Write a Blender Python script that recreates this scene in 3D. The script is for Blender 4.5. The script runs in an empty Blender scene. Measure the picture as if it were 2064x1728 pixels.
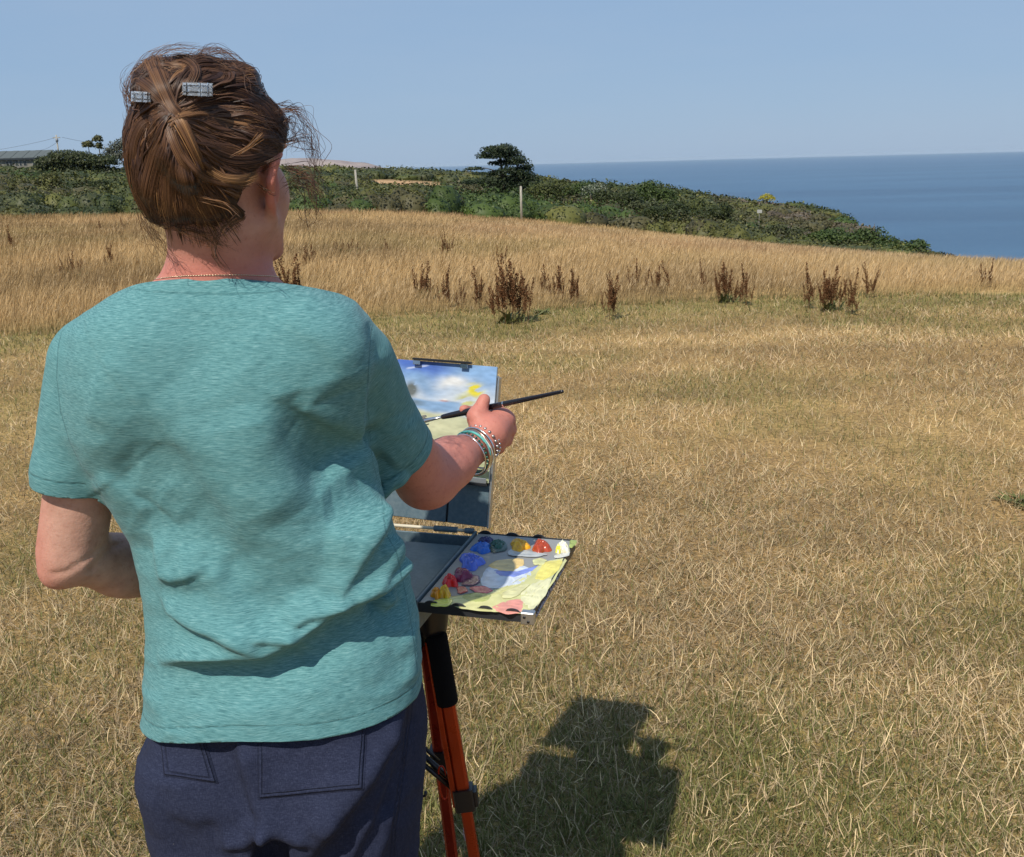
import bpy, math, random
import numpy as np
from mathutils import Vector, Matrix
from mathutils.bvhtree import BVHTree

random.seed(7)
RNG = np.random.default_rng(11)
sc = bpy.context.scene
col = sc.collection

# ------------------------------------------------------------------ camera
CZ = 1.55
PITCH = math.radians(14.97)
ROLL = math.radians(1.5)
FPX = 2000.0
FW = np.array([0, math.cos(PITCH), -math.sin(PITCH)])
UP0 = np.array([0, math.sin(PITCH), math.cos(PITCH)])
RT0 = np.array([1.0, 0, 0])
RT = RT0 * math.cos(ROLL) - UP0 * math.sin(ROLL)
UP = UP0 * math.cos(ROLL) + RT0 * math.sin(ROLL)
CAMP = np.array([0, 0, CZ])
cd = bpy.data.cameras.new('camera')
cam = bpy.data.objects.new('camera', cd)
col.objects.link(cam)
cam.matrix_world = Matrix(((RT[0], UP[0], -FW[0], 0), (RT[1], UP[1], -FW[1], 0),
                           (RT[2], UP[2], -FW[2], CZ), (0, 0, 0, 1)))
cd.sensor_width = 36
cd.lens = FPX / 2064 * 36
cd.clip_start = 0.05
cd.clip_end = 90000
sc.camera = cam

# ------------------------------------------------------------------ light
SUND = np.array([0.35, 0.70, -1.0]); SUND /= np.linalg.norm(SUND)
SUN_EL = math.asin(-SUND[2])
SUN_AZ = math.atan2(-SUND[0], -SUND[1])
world = bpy.data.worlds.new('World')
sc.world = world
world.use_nodes = True
wn = world.node_tree
wn.nodes.clear()
sky = wn.nodes.new('ShaderNodeTexSky')
sky.sky_type = 'NISHITA'
sky.sun_disc = False
sky.sun_elevation = SUN_EL
sky.sun_rotation = SUN_AZ
sky.altitude = 50
sky.air_density = 1.0
sky.dust_density = 0.35
sky.ozone_density = 2.2
bg = wn.nodes.new('ShaderNodeBackground')
bg.inputs['Strength'].default_value = 0.1
wo = wn.nodes.new('ShaderNodeOutputWorld')
smix = wn.nodes.new('ShaderNodeMix'); smix.data_type = 'RGBA'
smix.inputs[0].default_value = .84
smix.inputs[7].default_value = (2.85, 4.3, 6.45, 1)     # even summer haze over the whole sky
wn.links.new(sky.outputs[0], smix.inputs[6])
# barely visible high cirrus
wtc = wn.nodes.new('ShaderNodeTexCoord'); wmp = wn.nodes.new('ShaderNodeMapping'); wmp.inputs['Scale'].default_value = (1.6, 1.6, 7.0)
wno = wn.nodes.new('ShaderNodeTexNoise'); wno.inputs['Scale'].default_value = 2.2; wno.inputs['Detail'].default_value = 6; wno.inputs['Roughness'].default_value = .6
wra = wn.nodes.new('ShaderNodeMapRange'); wra.inputs['From Min'].default_value = .35; wra.inputs['From Max'].default_value = .75; wra.inputs['To Min'].default_value = 0; wra.inputs['To Max'].default_value = .16
wci = wn.nodes.new('ShaderNodeMix'); wci.data_type = 'RGBA'; wci.inputs[7].default_value = (4.6, 5.4, 6.6, 1)
wn.links.new(wtc.outputs['Generated'], wmp.inputs[0]); wn.links.new(wmp.outputs[0], wno.inputs['Vector'])
wn.links.new(wno.outputs['Fac'], wra.inputs[0]); wn.links.new(wra.outputs[0], wci.inputs[0])
wn.links.new(smix.outputs[2], wci.inputs[6]); wn.links.new(wci.outputs[2], bg.inputs[0])
wn.links.new(bg.outputs[0], wo.inputs[0])
sl = bpy.data.lights.new('sun', 'SUN')
sun = bpy.data.objects.new('sun', sl)
col.objects.link(sun)
sl.energy = 4.6
sl.angle = math.radians(0.55)
sl.color = (1.0, 0.93, 0.82)
sun.rotation_euler = Vector(SUND).to_track_quat('-Z', 'Y').to_euler()
sun.location = (-4, -8, 12)
sc.view_settings.view_transform = 'Standard'
sc.view_settings.look = 'None'
sc.view_settings.exposure = 0.0
sc.view_settings.gamma = 1
sc.view_settings.use_curve_mapping = False
sc.cycles.max_bounces = 5
sc.cycles.diffuse_bounces = 3
sc.cycles.glossy_bounces = 2
sc.cycles.transparent_max_bounces = 4
sc.cycles.sample_clamp_indirect = 4

# ------------------------------------------------------------------ helpers
def ray(x, y):
    return FW + RT * (x - 1032) / FPX - UP * (y - 864) / FPX

def P(x, y, Y):
    """point at distance Y (metres north of the camera) seen at picture x, y"""
    d = ray(x, y)
    return CAMP + d * (Y / d[1])

def PZ(x, y, Z):
    d = ray(x, y)
    return CAMP + d * ((Z - CZ) / d[2])

def proj(Q):
    v = np.asarray(Q) - CAMP
    w = v @ FW
    return 1032 + FPX * (v @ RT) / w, 864 - FPX * (v @ UP) / w

def tag(o, label=None, cat=None, group=None, kind=None):
    if label: o['label'] = label
    if cat: o['category'] = cat
    if group: o['group'] = group
    if kind: o['kind'] = kind
    return o

def empty(name, loc=(0, 0, 0), rz=0.0):
    o = bpy.data.objects.new(name, None)
    col.objects.link(o)
    o.location = loc
    o.rotation_euler = (0, 0, rz)
    o.empty_display_size = 0.1
    return o

def mesh_np(name, V, F, mat=None, parent=None, smooth=False, colors=None, attrs=None, link=True):
    """V (n,3); F (m,3) or (m,4) integer array, or list of such arrays"""
    if isinstance(F, np.ndarray): F = [F]
    F = [f for f in F if len(f)]
    me = bpy.data.meshes.new(name)
    V = np.asarray(V, dtype=np.float32)
    me.vertices.add(len(V))
    me.vertices.foreach_set('co', V.ravel())
    li = np.concatenate([f.ravel() for f in F]).astype(np.int32)
    tot = np.concatenate([np.full(len(f), f.shape[1], np.int32) for f in F])
    st = np.concatenate([[0], np.cumsum(tot)[:-1]]).astype(np.int32)
    me.loops.add(len(li))
    me.loops.foreach_set('vertex_index', li)
    me.polygons.add(len(tot))
    me.polygons.foreach_set('loop_start', st)
    me.update(calc_edges=True)
    if smooth:
        me.polygons.foreach_set('use_smooth', np.ones(len(tot), bool))
    if colors is not None:
        a = me.attributes.new('tint', 'FLOAT_COLOR', 'POINT')
        c = np.ones((len(V), 4), np.float32)
        c[:, :3] = colors
        a.data.foreach_set('color', c.ravel())
    for k, v in (attrs or {}).items():
        v = np.asarray(v, np.float32)
        if v.ndim == 1:
            a = me.attributes.new(k, 'FLOAT', 'POINT'); a.data.foreach_set('value', v)
        else:
            a = me.attributes.new(k, 'FLOAT_VECTOR', 'POINT'); a.data.foreach_set('vector', v.ravel())
    if mat: me.materials.append(mat)
    me.update()
    if not link: return me
    o = bpy.data.objects.new(name, me)
    col.objects.link(o)
    if parent: o.parent = parent
    return o

def rebase(o):
    """put the origin of a world-space mesh at its base"""
    me = o.data
    n = len(me.vertices)
    co = np.empty(n * 3, np.float32); me.vertices.foreach_get('co', co); co = co.reshape(-1, 3)
    b = np.array([co[:, 0].mean(), co[:, 1].mean(), co[:, 2].min()], np.float32)
    me.vertices.foreach_set('co', (co - b).ravel())
    o.location = b
    me.update()
    return o

class MB:
    """collects simple shapes into one mesh"""
    def __init__(s): s.v = []; s.f = []
    def add(s, V, F):
        n = len(s.v)
        s.v += [tuple(map(float, q)) for q in V]
        s.f += [tuple(i + n for i in f) for f in F]
    def box(s, lo, hi, M=None, bev=0.0):
        x0, y0, z0 = lo; x1, y1, z1 = hi
        if bev:
            b = bev
            V = []
            for z, i in ((z0, b), (z0 + b, 0), (z1 - b, 0), (z1, b)):
                for (x, y) in ((x0 + b, y0), (x1 - b, y0), (x1, y0 + b), (x1, y1 - b), (x1 - b, y1), (x0 + b, y1), (x0, y1 - b), (x0, y0 + b)):
                    cx = min(max(x, x0 + i), x1 - i); cy = min(max(y, y0 + i), y1 - i)
                    V.append((cx, cy, z))
            F = [tuple(range(7, -1, -1)), tuple(range(24, 32))]
            for k in range(3):
                for j in range(8):
                    a = k * 8 + j; c = k * 8 + (j + 1) % 8
                    F.append((a, c, c + 8, a + 8))
        else:
            V = [(x0, y0, z0), (x1, y0, z0), (x1, y1, z0), (x0, y1, z0), (x0, y0, z1), (x1, y0, z1), (x1, y1, z1), (x0, y1, z1)]
            F = [(3, 2, 1, 0), (4, 5, 6, 7), (0, 1, 5, 4), (1, 2, 6, 5), (2, 3, 7, 6), (3, 0, 4, 7)]
        if M is not None: V = [M @ Vector(q) for q in V]
        s.add(V, F)
    def tube(s, pts, rad, n=8, cap=True, closed=False, flat=1.0):
        pts = [Vector(p) for p in pts]
        m = len(pts)
        if not hasattr(rad, '__len__'): rad = [rad] * m
        rings = []
        prev = None
        for i, p in enumerate(pts):
            if closed: t = pts[(i + 1) % m] - pts[i - 1]
            else: t = pts[min(i + 1, m - 1)] - pts[max(i - 1, 0)]
            t.normalize()
            if prev is None:
                a = Vector((0, 0, 1)) if abs(t.z) < .9 else Vector((1, 0, 0))
                u = t.cross(a).normalized()
            else:
                u = (prev - t * prev.dot(t)).normalized()
            prev = u
            w = t.cross(u)
            rings.append([p + (u * math.cos(2 * math.pi * k / n) + w * flat * math.sin(2 * math.pi * k / n)) * rad[i] for k in range(n)])
        V = [q for r in rings for q in r]
        F = []
        for i in range(m if closed else m - 1):
            a = i * n; b = ((i + 1) % m) * n
            for k in range(n):
                k2 = (k + 1) % n
                F.append((a + k, a + k2, b + k2, b + k))
        if cap and not closed:
            F.append(tuple(range(n - 1, -1, -1)))
            F.append(tuple((m - 1) * n + k for k in range(n)))
        s.add(V, F)
    def build(s, name, mat, parent=None, smooth=False, M=None):
        me = bpy.data.meshes.new(name)
        V = s.v if M is None else [M @ Vector(q) for q in s.v]
        me.from_pydata(V, [], s.f)
        if mat: me.materials.append(mat)
        if smooth:
            me.polygons.foreach_set('use_smooth', np.ones(len(me.polygons), bool))
        me.update()
        o = bpy.data.objects.new(name, me)
        col.objects.link(o)
        if parent: o.parent = parent
        return o

# value noise in numpy
_T = RNG.random((64, 64, 64))
def vnoise3(Q):
    Q = np.asarray(Q, float)
    i = np.floor(Q).astype(int); f = Q - i
    f = f * f * (3 - 2 * f)
    i0 = i & 63; i1 = (i + 1) & 63
    r = 0
    for a, wx in ((i0[..., 0], 1 - f[..., 0]), (i1[..., 0], f[..., 0])):
        for b, wy in ((i0[..., 1], 1 - f[..., 1]), (i1[..., 1], f[..., 1])):
            for c, wz in ((i0[..., 2], 1 - f[..., 2]), (i1[..., 2], f[..., 2])):
                r = r + _T[a, b, c] * wx * wy * wz
    return r
def fbm2(x, y, s=1.0, o=3, z=0.0):
    r = 0; a = .5; t = 0
    for k in range(o):
        r = r + a * vnoise3(np.stack([x * s + 17.3 * k, y * s + 5.1 * k, np.full_like(x, z + k * 3.7)], -1)); t += a
        a *= .5; s *= 2.03
    return r / t
def sstep(a, b, x):
    t = np.clip((x - a) / (b - a), 0, 1)
    return t * t * (3 - 2 * t)

# ------------------------------------------------------------------ materials
def mat(name, color=(.5, .5, .5), rough=.6, spec=.5, metal=0.0, **kw):
    m = bpy.data.materials.new(name)
    m.use_nodes = True
    b = m.node_tree.nodes['Principled BSDF']
    b.inputs['Base Color'].default_value = (*color, 1)
    b.inputs['Roughness'].default_value = rough
    b.inputs['Specular IOR Level'].default_value = spec
    b.inputs['Metallic'].default_value = metal
    for k, v in kw.items():
        b.inputs[k.replace('_', ' ')].default_value = v
    return m
class NT:
    def __init__(s, m):
        s.m = m; s.t = m.node_tree; s.b = s.t.nodes['Principled BSDF']
        s.out = [n for n in s.t.nodes if n.type == 'OUTPUT_MATERIAL'][0]
    def n(s, typ, **kw):
        q = s.t.nodes.new(typ)
        for k, v in kw.items(): setattr(q, k, v)
        return q
    def l(s, a, b): s.t.links.new(a, b)
    def attr(s, name): return s.n('ShaderNodeAttribute', attribute_name=name)
    def geo(s): return s.n('ShaderNodeNewGeometry')
    def pos(s, obj=False):
        if obj: return s.n('ShaderNodeTexCoord').outputs['Object']
        return s.geo().outputs['Position']
    def noise(s, vec, scale, detail=3, rough=.55, dist=0.0):
        q = s.n('ShaderNodeTexNoise')
        q.inputs['Scale'].default_value = scale
        q.inputs['Detail'].default_value = detail
        q.inputs['Roughness'].default_value = rough
        q.inputs['Distortion'].default_value = dist
        if vec is not None: s.l(vec, q.inputs['Vector'])
        return q.outputs['Fac']
    def mapv(s, vec, scale=(1, 1, 1), rot=(0, 0, 0)):
        q = s.n('ShaderNodeMapping')
        q.inputs['Scale'].default_value = scale
        q.inputs['Rotation'].default_value = rot
        s.l(vec, q.inputs['Vector'])
        return q.outputs[0]
    def ramp(s, fac, stops):
        q = s.n('ShaderNodeValToRGB')
        e = q.color_ramp.elements
        while len(e) < len(stops): e.new(.5)
        for k, (p, c) in enumerate(stops):
            e[k].position = p
            e[k].color = (*c, 1) if len(c) == 3 else c
        s.l(fac, q.inputs[0])
        return q.outputs[0]
    def mix(s, fac, a, b, mode='MIX'):
        q = s.n('ShaderNodeMix', data_type='RGBA', blend_type=mode)
        q.clamp_result = False
        for v, i in ((fac, 0), (a, 6), (b, 7)):
            if hasattr(v, 'links'): s.l(v, q.inputs[i])
            else: q.inputs[i].default_value = v if i == 0 else (*v, 1)
        return q.outputs[2]
    def math(s, op, a, b=0.0, c=None):
        q = s.n('ShaderNodeMath', operation=op)
        for i, v in enumerate((a, b) if c is None else (a, b, c)):
            if hasattr(v, 'links'): s.l(v, q.inputs[i])
            else: q.inputs[i].default_value = v
        return q.outputs[0]
    def bump(s, h, strength=.5, dist=.002, prev=None):
        q = s.n('ShaderNodeBump')
        q.inputs['Strength'].default_value = strength
        q.inputs['Distance'].default_value = dist
        s.l(h, q.inputs['Height'])
        if prev is not None: s.l(prev, q.inputs['Normal'])
        return q.outputs[0]
    def color(s, c): s.l(c, s.b.inputs['Base Color'])
    def normal(s, c): s.l(c, s.b.inputs['Normal'])

def tint_mat(name, rough=.7, spec=.2, trans=0.0, vary=None):
    m = mat(name, rough=rough, spec=spec)
    t = NT(m)
    c = t.attr('tint').outputs['Color']
    if vary:
        c = t.mix(1.0, c, t.ramp(t.noise(t.pos(), vary[0], 3), [(.3, (vary[1],) * 3), (.7, (vary[2],) * 3)]), 'MULTIPLY')
    t.color(c)
    if trans:
        d = t.n('ShaderNodeBsdfTranslucent'); t.l(c, d.inputs[0])
        q = t.n('ShaderNodeMixShader'); q.inputs[0].default_value = trans
        t.l(t.b.outputs[0], q.inputs[1]); t.l(d.outputs[0], q.inputs[2]); t.l(q.outputs[0], t.out.inputs[0])
    return m

M_grass = tint_mat('dry grass', .6, .3, .22)
M_leaf = tint_mat('leaves', .55, .3, .15)
M_bark = tint_mat('bark', .9, .1, 0, (6, .7, 1.2))

# ------------------------------------------------------------------ terrain
_cp = []
for y in (-8, 0, 6):
    for x in (-14, -5, 5, 14): _cp.append((x, y, 0.0))
_cp += [(-9, 10, 0), (-4, 10.5, 0), (0, 11, -.01), (4, 11.2, -.03), (8, 11.6, -.08), (13, 12, -.3),
        (-8, 20, 0), (0, 20, -.08), (7, 20, -.5), (14, 20, -1.2), (-14, 30, -.1), (-3, 32, -.3), (5, 32, -.9), (10, 30, -1.5),
        (-22.4, 45, -.25), (-16, 45, -.35), (-8.3, 45, -.4), (-4.8, 45, -.55), (.7, 48, -1.15), (5.1, 50, -1.72), (8.8, 50, -2.3),
        (9.9, 42, -2.2), (11.1, 34, -2.05), (12.8, 30, -1.9), (13.4, 26, -1.7), (17, 26, -2.3),
        (-22, 55, -.4), (-32, 90, -.1), (-60, 150, 1.0), (-85, 200, 2.4), (-45, 120, .3), (-20, 75, -1.0), (-20, 100, -1.3), (-120, 200, 3), (-60, 60, .1),
        (-8, 70, -1.6), (-8, 90, -2.3), (-14, 140, -1.75), (-14, 165, -.7), (-18, 200, -.5), (-22, 225, -1.6), (-8, 120, -2.3), (1, 62, -1.5), (2, 90, -2.3), (9, 62, -2.5), (9, 110, -2.0), (0, 150, -2.6),
        (15, 100, -2.7), (14, 70, -2.9), (19.5, 95, -2.9), (21.7, 85, -2.9), (23, 75, -3.1), (23.5, 70, -3.6), (23.8, 65, -4.2), (21.7, 55, -3.9), (19, 45, -3.4), (14, 45, -2.8)]
_cp = np.array(_cp, float)
def _tk(r2): return .5 * r2 * np.log(r2 + 1e-9)
_n = len(_cp)
_K = _tk(((_cp[:, None, :2] - _cp[None, :, :2]) ** 2).sum(-1)) + np.eye(_n) * 2.0
_A = np.zeros((_n + 3, _n + 3)); _A[:_n, :_n] = _K; _A[:_n, _n] = 1; _A[:_n, _n + 1:] = _cp[:, :2]; _A[_n, :_n] = 1; _A[_n + 1:, :_n] = _cp[:, :2].T
_W = np.linalg.solve(_A, np.concatenate([_cp[:, 2], [0, 0, 0]]))
_cy = np.array([-400, 0, 12, 22, 32, 45, 55, 65, 75, 85, 100, 130, 170, 230, 300])
_cx = np.array([30, 26, 22, 19, 19, 20.3, 22.8, 24.8, 24.8, 24.5, 22.5, 17, 11, 3, -30.])
def H(x, y):
    x = np.asarray(x, float); y = np.asarray(y, float)
    sh = x.shape
    xf = np.clip(x.ravel(), -130, 30); yf = np.clip(y.ravel(), -12, 240)
    z = np.empty(len(xf))
    for a in range(0, len(xf), 20000):
        q = np.stack([xf[a:a + 20000], yf[a:a + 20000]], -1)
        r2 = ((q[:, None] - _cp[None, :, :2]) ** 2).sum(-1)
        z[a:a + 20000] = _tk(r2) @ _W[:_n] + _W[_n] + q @ _W[_n + 1:]
    z = z.reshape(sh)
    near = 1 - sstep(7, 14, np.hypot(x, y))
    z = z * (1 - near)
    xc = np.interp(y, _cy, _cx)
    d = np.maximum(0, x - xc)
    z = z - np.minimum(70, d * 1.25 * sstep(0, 3, d))
    z = z - np.minimum(70, np.maximum(0, y - 260) * .6)
    return z
def H1(x, y): return float(H(np.array([x]), np.array([y]))[0])

# boundary between mown and long grass, and between long grass and scrub
def mown_y(x): return np.interp(x, [-12, -5.1, -4.6, -1.5, .3, 2.1, 3.8, 5.9, 14], [9.0, 9.84, 10.1, 10.53, 10.65, 11.1, 11.2, 11.4, 12.2])
def scrub_y(x): return np.interp(x, [-60, -22, -16, -8, -4.8, .7, 5.1, 7.6, 8.8, 9.9, 11.1, 12.8, 13.4, 16, 22], [46, 45.5, 45.5, 45.5, 45.5, 48.5, 50.5, 50, 47, 42, 34.5, 30.5, 29, 34, 38])

def axis_pts(lo, hi, near, c=0.0, g=1.13):
    r = [c]; s = near
    while r[-1] < hi: r.append(r[-1] + s); s *= g if abs(r[-1] - c) > 14 else 1.0
    l = [c]; s = near
    while l[-1] > lo: l.append(l[-1] - s); s *= g if abs(l[-1] - c) > 14 else 1.0
    return np.array(l[:0:-1] + r)
STRAW = np.array([.55, .39, .18]); STRAWP = np.array([.87, .665, .39]); SOIL = np.array([.14, .085, .040]); GREEN = np.array([.125, .125, .04])
GOLD = np.array([.54, .37, .175])
def mown_mix(x, y):
    """greenness and paleness of the mown turf at a place"""
    g = fbm2(x, y * 1.6, .55, 4, 2.0)
    g2 = fbm2(x, y, 2.3, 3, 9.0)
    green = sstep(.47, .70, g * .75 + g2 * .25) * .62
    edge = sstep(2.4, .2, mown_y(x) - y)
    green = np.clip(green + 1.0 * edge * sstep(.25, .5, g2 + .1), 0, 1)
    # damp greener hollow by the easel
    green = np.clip(green + .9 * np.exp(-(((x - .8) / .55) ** 2 + ((y - 2.15) / .38) ** 2)) + .6 * np.exp(-(((x - 1.9) / .6) ** 2 + ((y - 3.1) / .5) ** 2)) + .6 * np.exp(-(((x + .3) / .7) ** 2 + ((y - 2.0) / .35) ** 2)), 0, 1)
    pale = .55 * sstep(.42, .66, fbm2(x * .7, y * 2.2, .9, 3, 30.0)) + .6 * sstep(.45, .62, fbm2(x * .12, y * 1.15 + x * .05, 1.0, 2, 44.0)) * sstep(3, 5, y)
    green = np.clip(green + .95 * sstep(.9, 2.4, x) * sstep(4.2, 2.6, y) * sstep(.35, .6, g2), 0, 1)
    return green, pale

def build_ground():
    xs = axis_pts(-420, 60, .32, 0, 1.09); ys = axis_pts(-60, 330, .32, 4, 1.045)
    X, Y = np.meshgrid(xs, ys)
    Z = H(X, Y)
    Z = Z + (fbm2(X, Y, .9, 2) - .5) * .03 * sstep(3, 6, np.hypot(X, Y))
    V = np.stack([X, Y, Z], -1).reshape(-1, 3)
    ny, nx = X.shape
    i = np.arange(ny * nx).reshape(ny, nx)
    F = np.stack([i[:-1, :-1], i[:-1, 1:], i[1:, 1:], i[1:, :-1]], -1).reshape(-1, 4)
    x, y, z = V.T
    g, p = mown_mix(x, y)
    c = SOIL * 1.3 * (1 - g)[:, None] + (GREEN * .7) * g[:, None]
    c = c * .7 + STRAW * (.34 + .16 * p)[:, None]
    lg = sstep(-.1, .3, y - mown_y(x))
    n = fbm2(x, y, .4, 3)[:, None]
    c = c * (1 - lg)[:, None] + (GOLD * (.5 + .5 * n)) * lg[:, None]
    sb = sstep(-.4, .6, y - scrub_y(x))
    c = c * (1 - sb)[:, None] + (np.array([.05, .055, .022]) * (.7 + .6 * n)) * sb[:, None]
    # dried pale clearing far behind the scrub
    pt = np.exp(-(((x + 14.5) / 9) ** 2 + ((y - 152) / 12) ** 2))
    pt = sstep(.3, .5, pt + .1 * (n[:, 0] - .5))
    c = c * (1 - pt)[:, None] + np.array([.42, .28, .17]) * pt[:, None]
    cl = sstep(.5, 3, x - np.interp(y, _cy, _cx))
    c = c * (1 - cl)[:, None] + (np.array([.16, .12, .09]) * (.6 + .8 * n)) * cl[:, None]
    m = tint_mat('ground soil and thatch', .95, .1)
    t = NT(m)
    a = t.attr('tint').outputs['Color']
    pos = t.pos()
    n1 = t.noise(pos, 45, 5, .7)
    n2 = t.noise(pos, 3, 4)
    c1 = t.mix(1.0, a, t.ramp(n1, [(.3, (.45, .45, .42)), (.7, (1.7, 1.6, 1.45))]), 'MULTIPLY')
    c2 = t.mix(1.0, c1, t.ramp(n2, [(.3, (.8, .8, .8)), (.7, (1.2, 1.2, 1.15))]), 'MULTIPLY')
    t.color(c2)
    t.normal(t.bump(n1, 1.0, .02))
    o = mesh_np('ground', V, F, m, smooth=True, colors=c)
    tag(o, 'dry mown clifftop field falling away to the sea', 'ground', kind='structure')
build_ground()

# sea
def build_sea():
    m = mat('sea water', (.012, .05, .13), .32, .5)
    t = NT(m)
    pos = t.pos()
    st = t.noise(t.mapv(pos, (.0006, .0035, 1), (0, 0, .12)), 1.0, 4, .5, .4)
    st2 = t.noise(t.mapv(pos, (.004, .02, 1), (0, 0, -.1)), 1.0, 4, .6)
    c = t.ramp(st, [(.32, (.020, .062, .128)), (.47, (.034, .092, .170)), (.53, (.040, .108, .195)), (.66, (.062, .142, .230))])
    c = t.mix(.5, c, t.ramp(st2, [(.3, (.024, .070, .138)), (.7, (.050, .120, .205))]))
    t.color(c)
    w = t.noise(t.mapv(pos, (.05, .16, 1)), 1.0, 6, .7)
    w2 = t.noise(t.mapv(pos, (.5, 1.1, 1)), 1.0, 3, .6)
    t.normal(t.bump(w2, .6, .5, t.bump(w, .9, 2.5)))
    rings = [150, 400, 900, 2000, 5000, 12000, 25000, 40000]
    V = []; F = []
    k = 96
    for r in rings:
        for j in range(k):
            a = 2 * math.pi * j / k
            V.append((r * math.cos(a), r * math.sin(a), -60 - 0 * r))
    V.append((0, 0, -60))
    c0 = len(V) - 1
    for i in range(len(rings) - 1):
        for j in range(k):
            F.append((i * k + j, (i + 1) * k + j, (i + 1) * k + (j + 1) % k, i * k + (j + 1) % k))
    o = mesh_np('sea', np.array(V), [np.array(F), np.array([(c0, j, (j + 1) % k) for j in range(k)])], m, smooth=True)
    tag(o, 'blue sea reaching to the horizon', 'sea', kind='structure')
build_sea()

# far headland across the water
def build_headland():
    nx, ny = 120, 24
    xs = np.linspace(-900, -170, nx); ys = np.linspace(1500, 2300, ny)
    X, Y = np.meshgrid(xs, ys)
    # crest profile, heights above the sea read as degrees above the horizon
    px = (X / Y) / 1.0
    prof = np.interp(X * 1500 / Y, [-700, -560, -420, -345, -310, -280, -245, -205, -175, -165], [58, 66, 71, 75, 78, 77, 73, 67, 57, 46])
    f = sstep(1500, 1720, Y) * (1 - .5 * sstep(1900, 2300, Y))
    Z = -62 + (prof + 2) * f + (fbm2(X, Y, .012, 4) - .5) * 14 * f
    V = np.stack([X, Y, Z], -1).reshape(-1, 3)
    i = np.arange(ny * nx).reshape(ny, nx)
    F = np.stack([i[:-1, :-1], i[:-1, 1:], i[1:, 1:], i[1:, :-1]], -1).reshape(-1, 4)
    m = mat('distant heath', (.2, .17, .17), .95, .1)
    t = NT(m)
    t.color(t.ramp(t.noise(t.pos(), .02, 5, .65), [(.35, (.19, .165, .17)), (.5, (.27, .225, .215)), (.66, (.34, .28, .25))]))
    o = mesh_np('distant_headland', V, F, m, smooth=True)
    tag(o, 'hazy mauve headland far across the water', 'headland', kind='structure')
build_headland()

# thin summer haze over the land and water
def build_haze():
    mb = MB(); mb.box((-41000, -41000, -62.5), (41000, 41000, 26))
    m = bpy.data.materials.new('haze'); m.use_nodes = True
    t = m.node_tree; t.nodes.clear()
    v = t.nodes.new('ShaderNodeVolumePrincipled'); o = t.nodes.new('ShaderNodeOutputMaterial')
    v.inputs['Color'].default_value = (.72, .86, 1, 1); v.inputs['Density'].default_value = .000022; v.inputs['Anisotropy'].default_value = 0
    t.links.new(v.outputs[0], o.inputs['Volume'])
    h = mb.build('haze', m)
    tag(h, 'thin pale summer haze over sea and land', 'haze', kind='stuff')
build_haze()

# ------------------------------------------------------------------ grass
def blades(x, y, z, L, wd, az, lean, curl, c0, c1, seg=2):
    """ribbons: root (x,y,z), length, width, azimuth of lean, lean angle from vertical, extra bend"""
    n = len(x)
    lv = [0, 1.0] if seg == 1 else [0, .5, 1.0] if seg == 2 else [0, .35, .7, 1.0]
    side = np.stack([-np.sin(az), np.cos(az), np.zeros(n)], -1)
    # ribbon faces a random way
    tw = RNG.uniform(-1.2, 1.2, n)
    d = np.stack([np.cos(az), np.sin(az), np.zeros(n)], -1)
    pts = [np.stack([x, y, z], -1)]
    prev = pts[0]
    for a, b in zip(lv[:-1], lv[1:]):
        th = lean + curl * (a + b) / 2
        stp = (L * (b - a))[:, None] * (d * np.sin(th)[:, None] + np.array([0, 0, 1.0]) * np.cos(th)[:, None])
        prev = prev + stp
        pts.append(prev)
    sd = side * np.cos(tw)[:, None] + d * np.sin(tw)[:, None]
    V = []; C = []
    for k, p in enumerate(pts):
        f = lv[k]
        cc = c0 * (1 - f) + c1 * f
        if k < len(pts) - 1:
            w = (wd * (1 - .45 * f) * .5)[:, None] * sd
            V += [p - w, p + w]; C += [cc, cc]
        else:
            V += [p]; C += [cc]
    m = len(V)
    V = np.stack(V, 1).reshape(-1, 3); C = np.stack(C, 1).reshape(-1, 3)
    base = (np.arange(n) * m)[:, None]
    Q = []
    for k in range(len(pts) - 2):
        Q.append(base + np.array([2 * k, 2 * k + 1, 2 * k + 3, 2 * k + 2]))
    Q = np.concatenate(Q) if Q else np.zeros((0, 4), int)
    T = base + np.array([m - 3, m - 2, m - 1])
    return V, Q, T, C

def scatter_polar(n, r0, r1, amin, amax, power=2.0):
    a = RNG.uniform(amin, amax, n)
    u = RNG.random(n)
    if power == 2: r = r0 * (r1 / r0) ** u
    else:
        e = 2 - power
        r = (r0 ** e + u * (r1 ** e - r0 ** e)) ** (1 / e)
    return r * np.sin(a), r * np.cos(a), r

def join_parts(parts):
    Vs, Fs, Cs = [], {}, []
    n = 0
    for (V, Q, T, C) in parts:
        Vs.append(V); Cs.append(C)
        for f in (Q, T):
            if len(f): Fs.setdefault(f.shape[1], []).append(f + n)
        n += len(V)
    return np.concatenate(Vs), [np.concatenate(v) for v in Fs.values()], np.concatenate(Cs)

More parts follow.
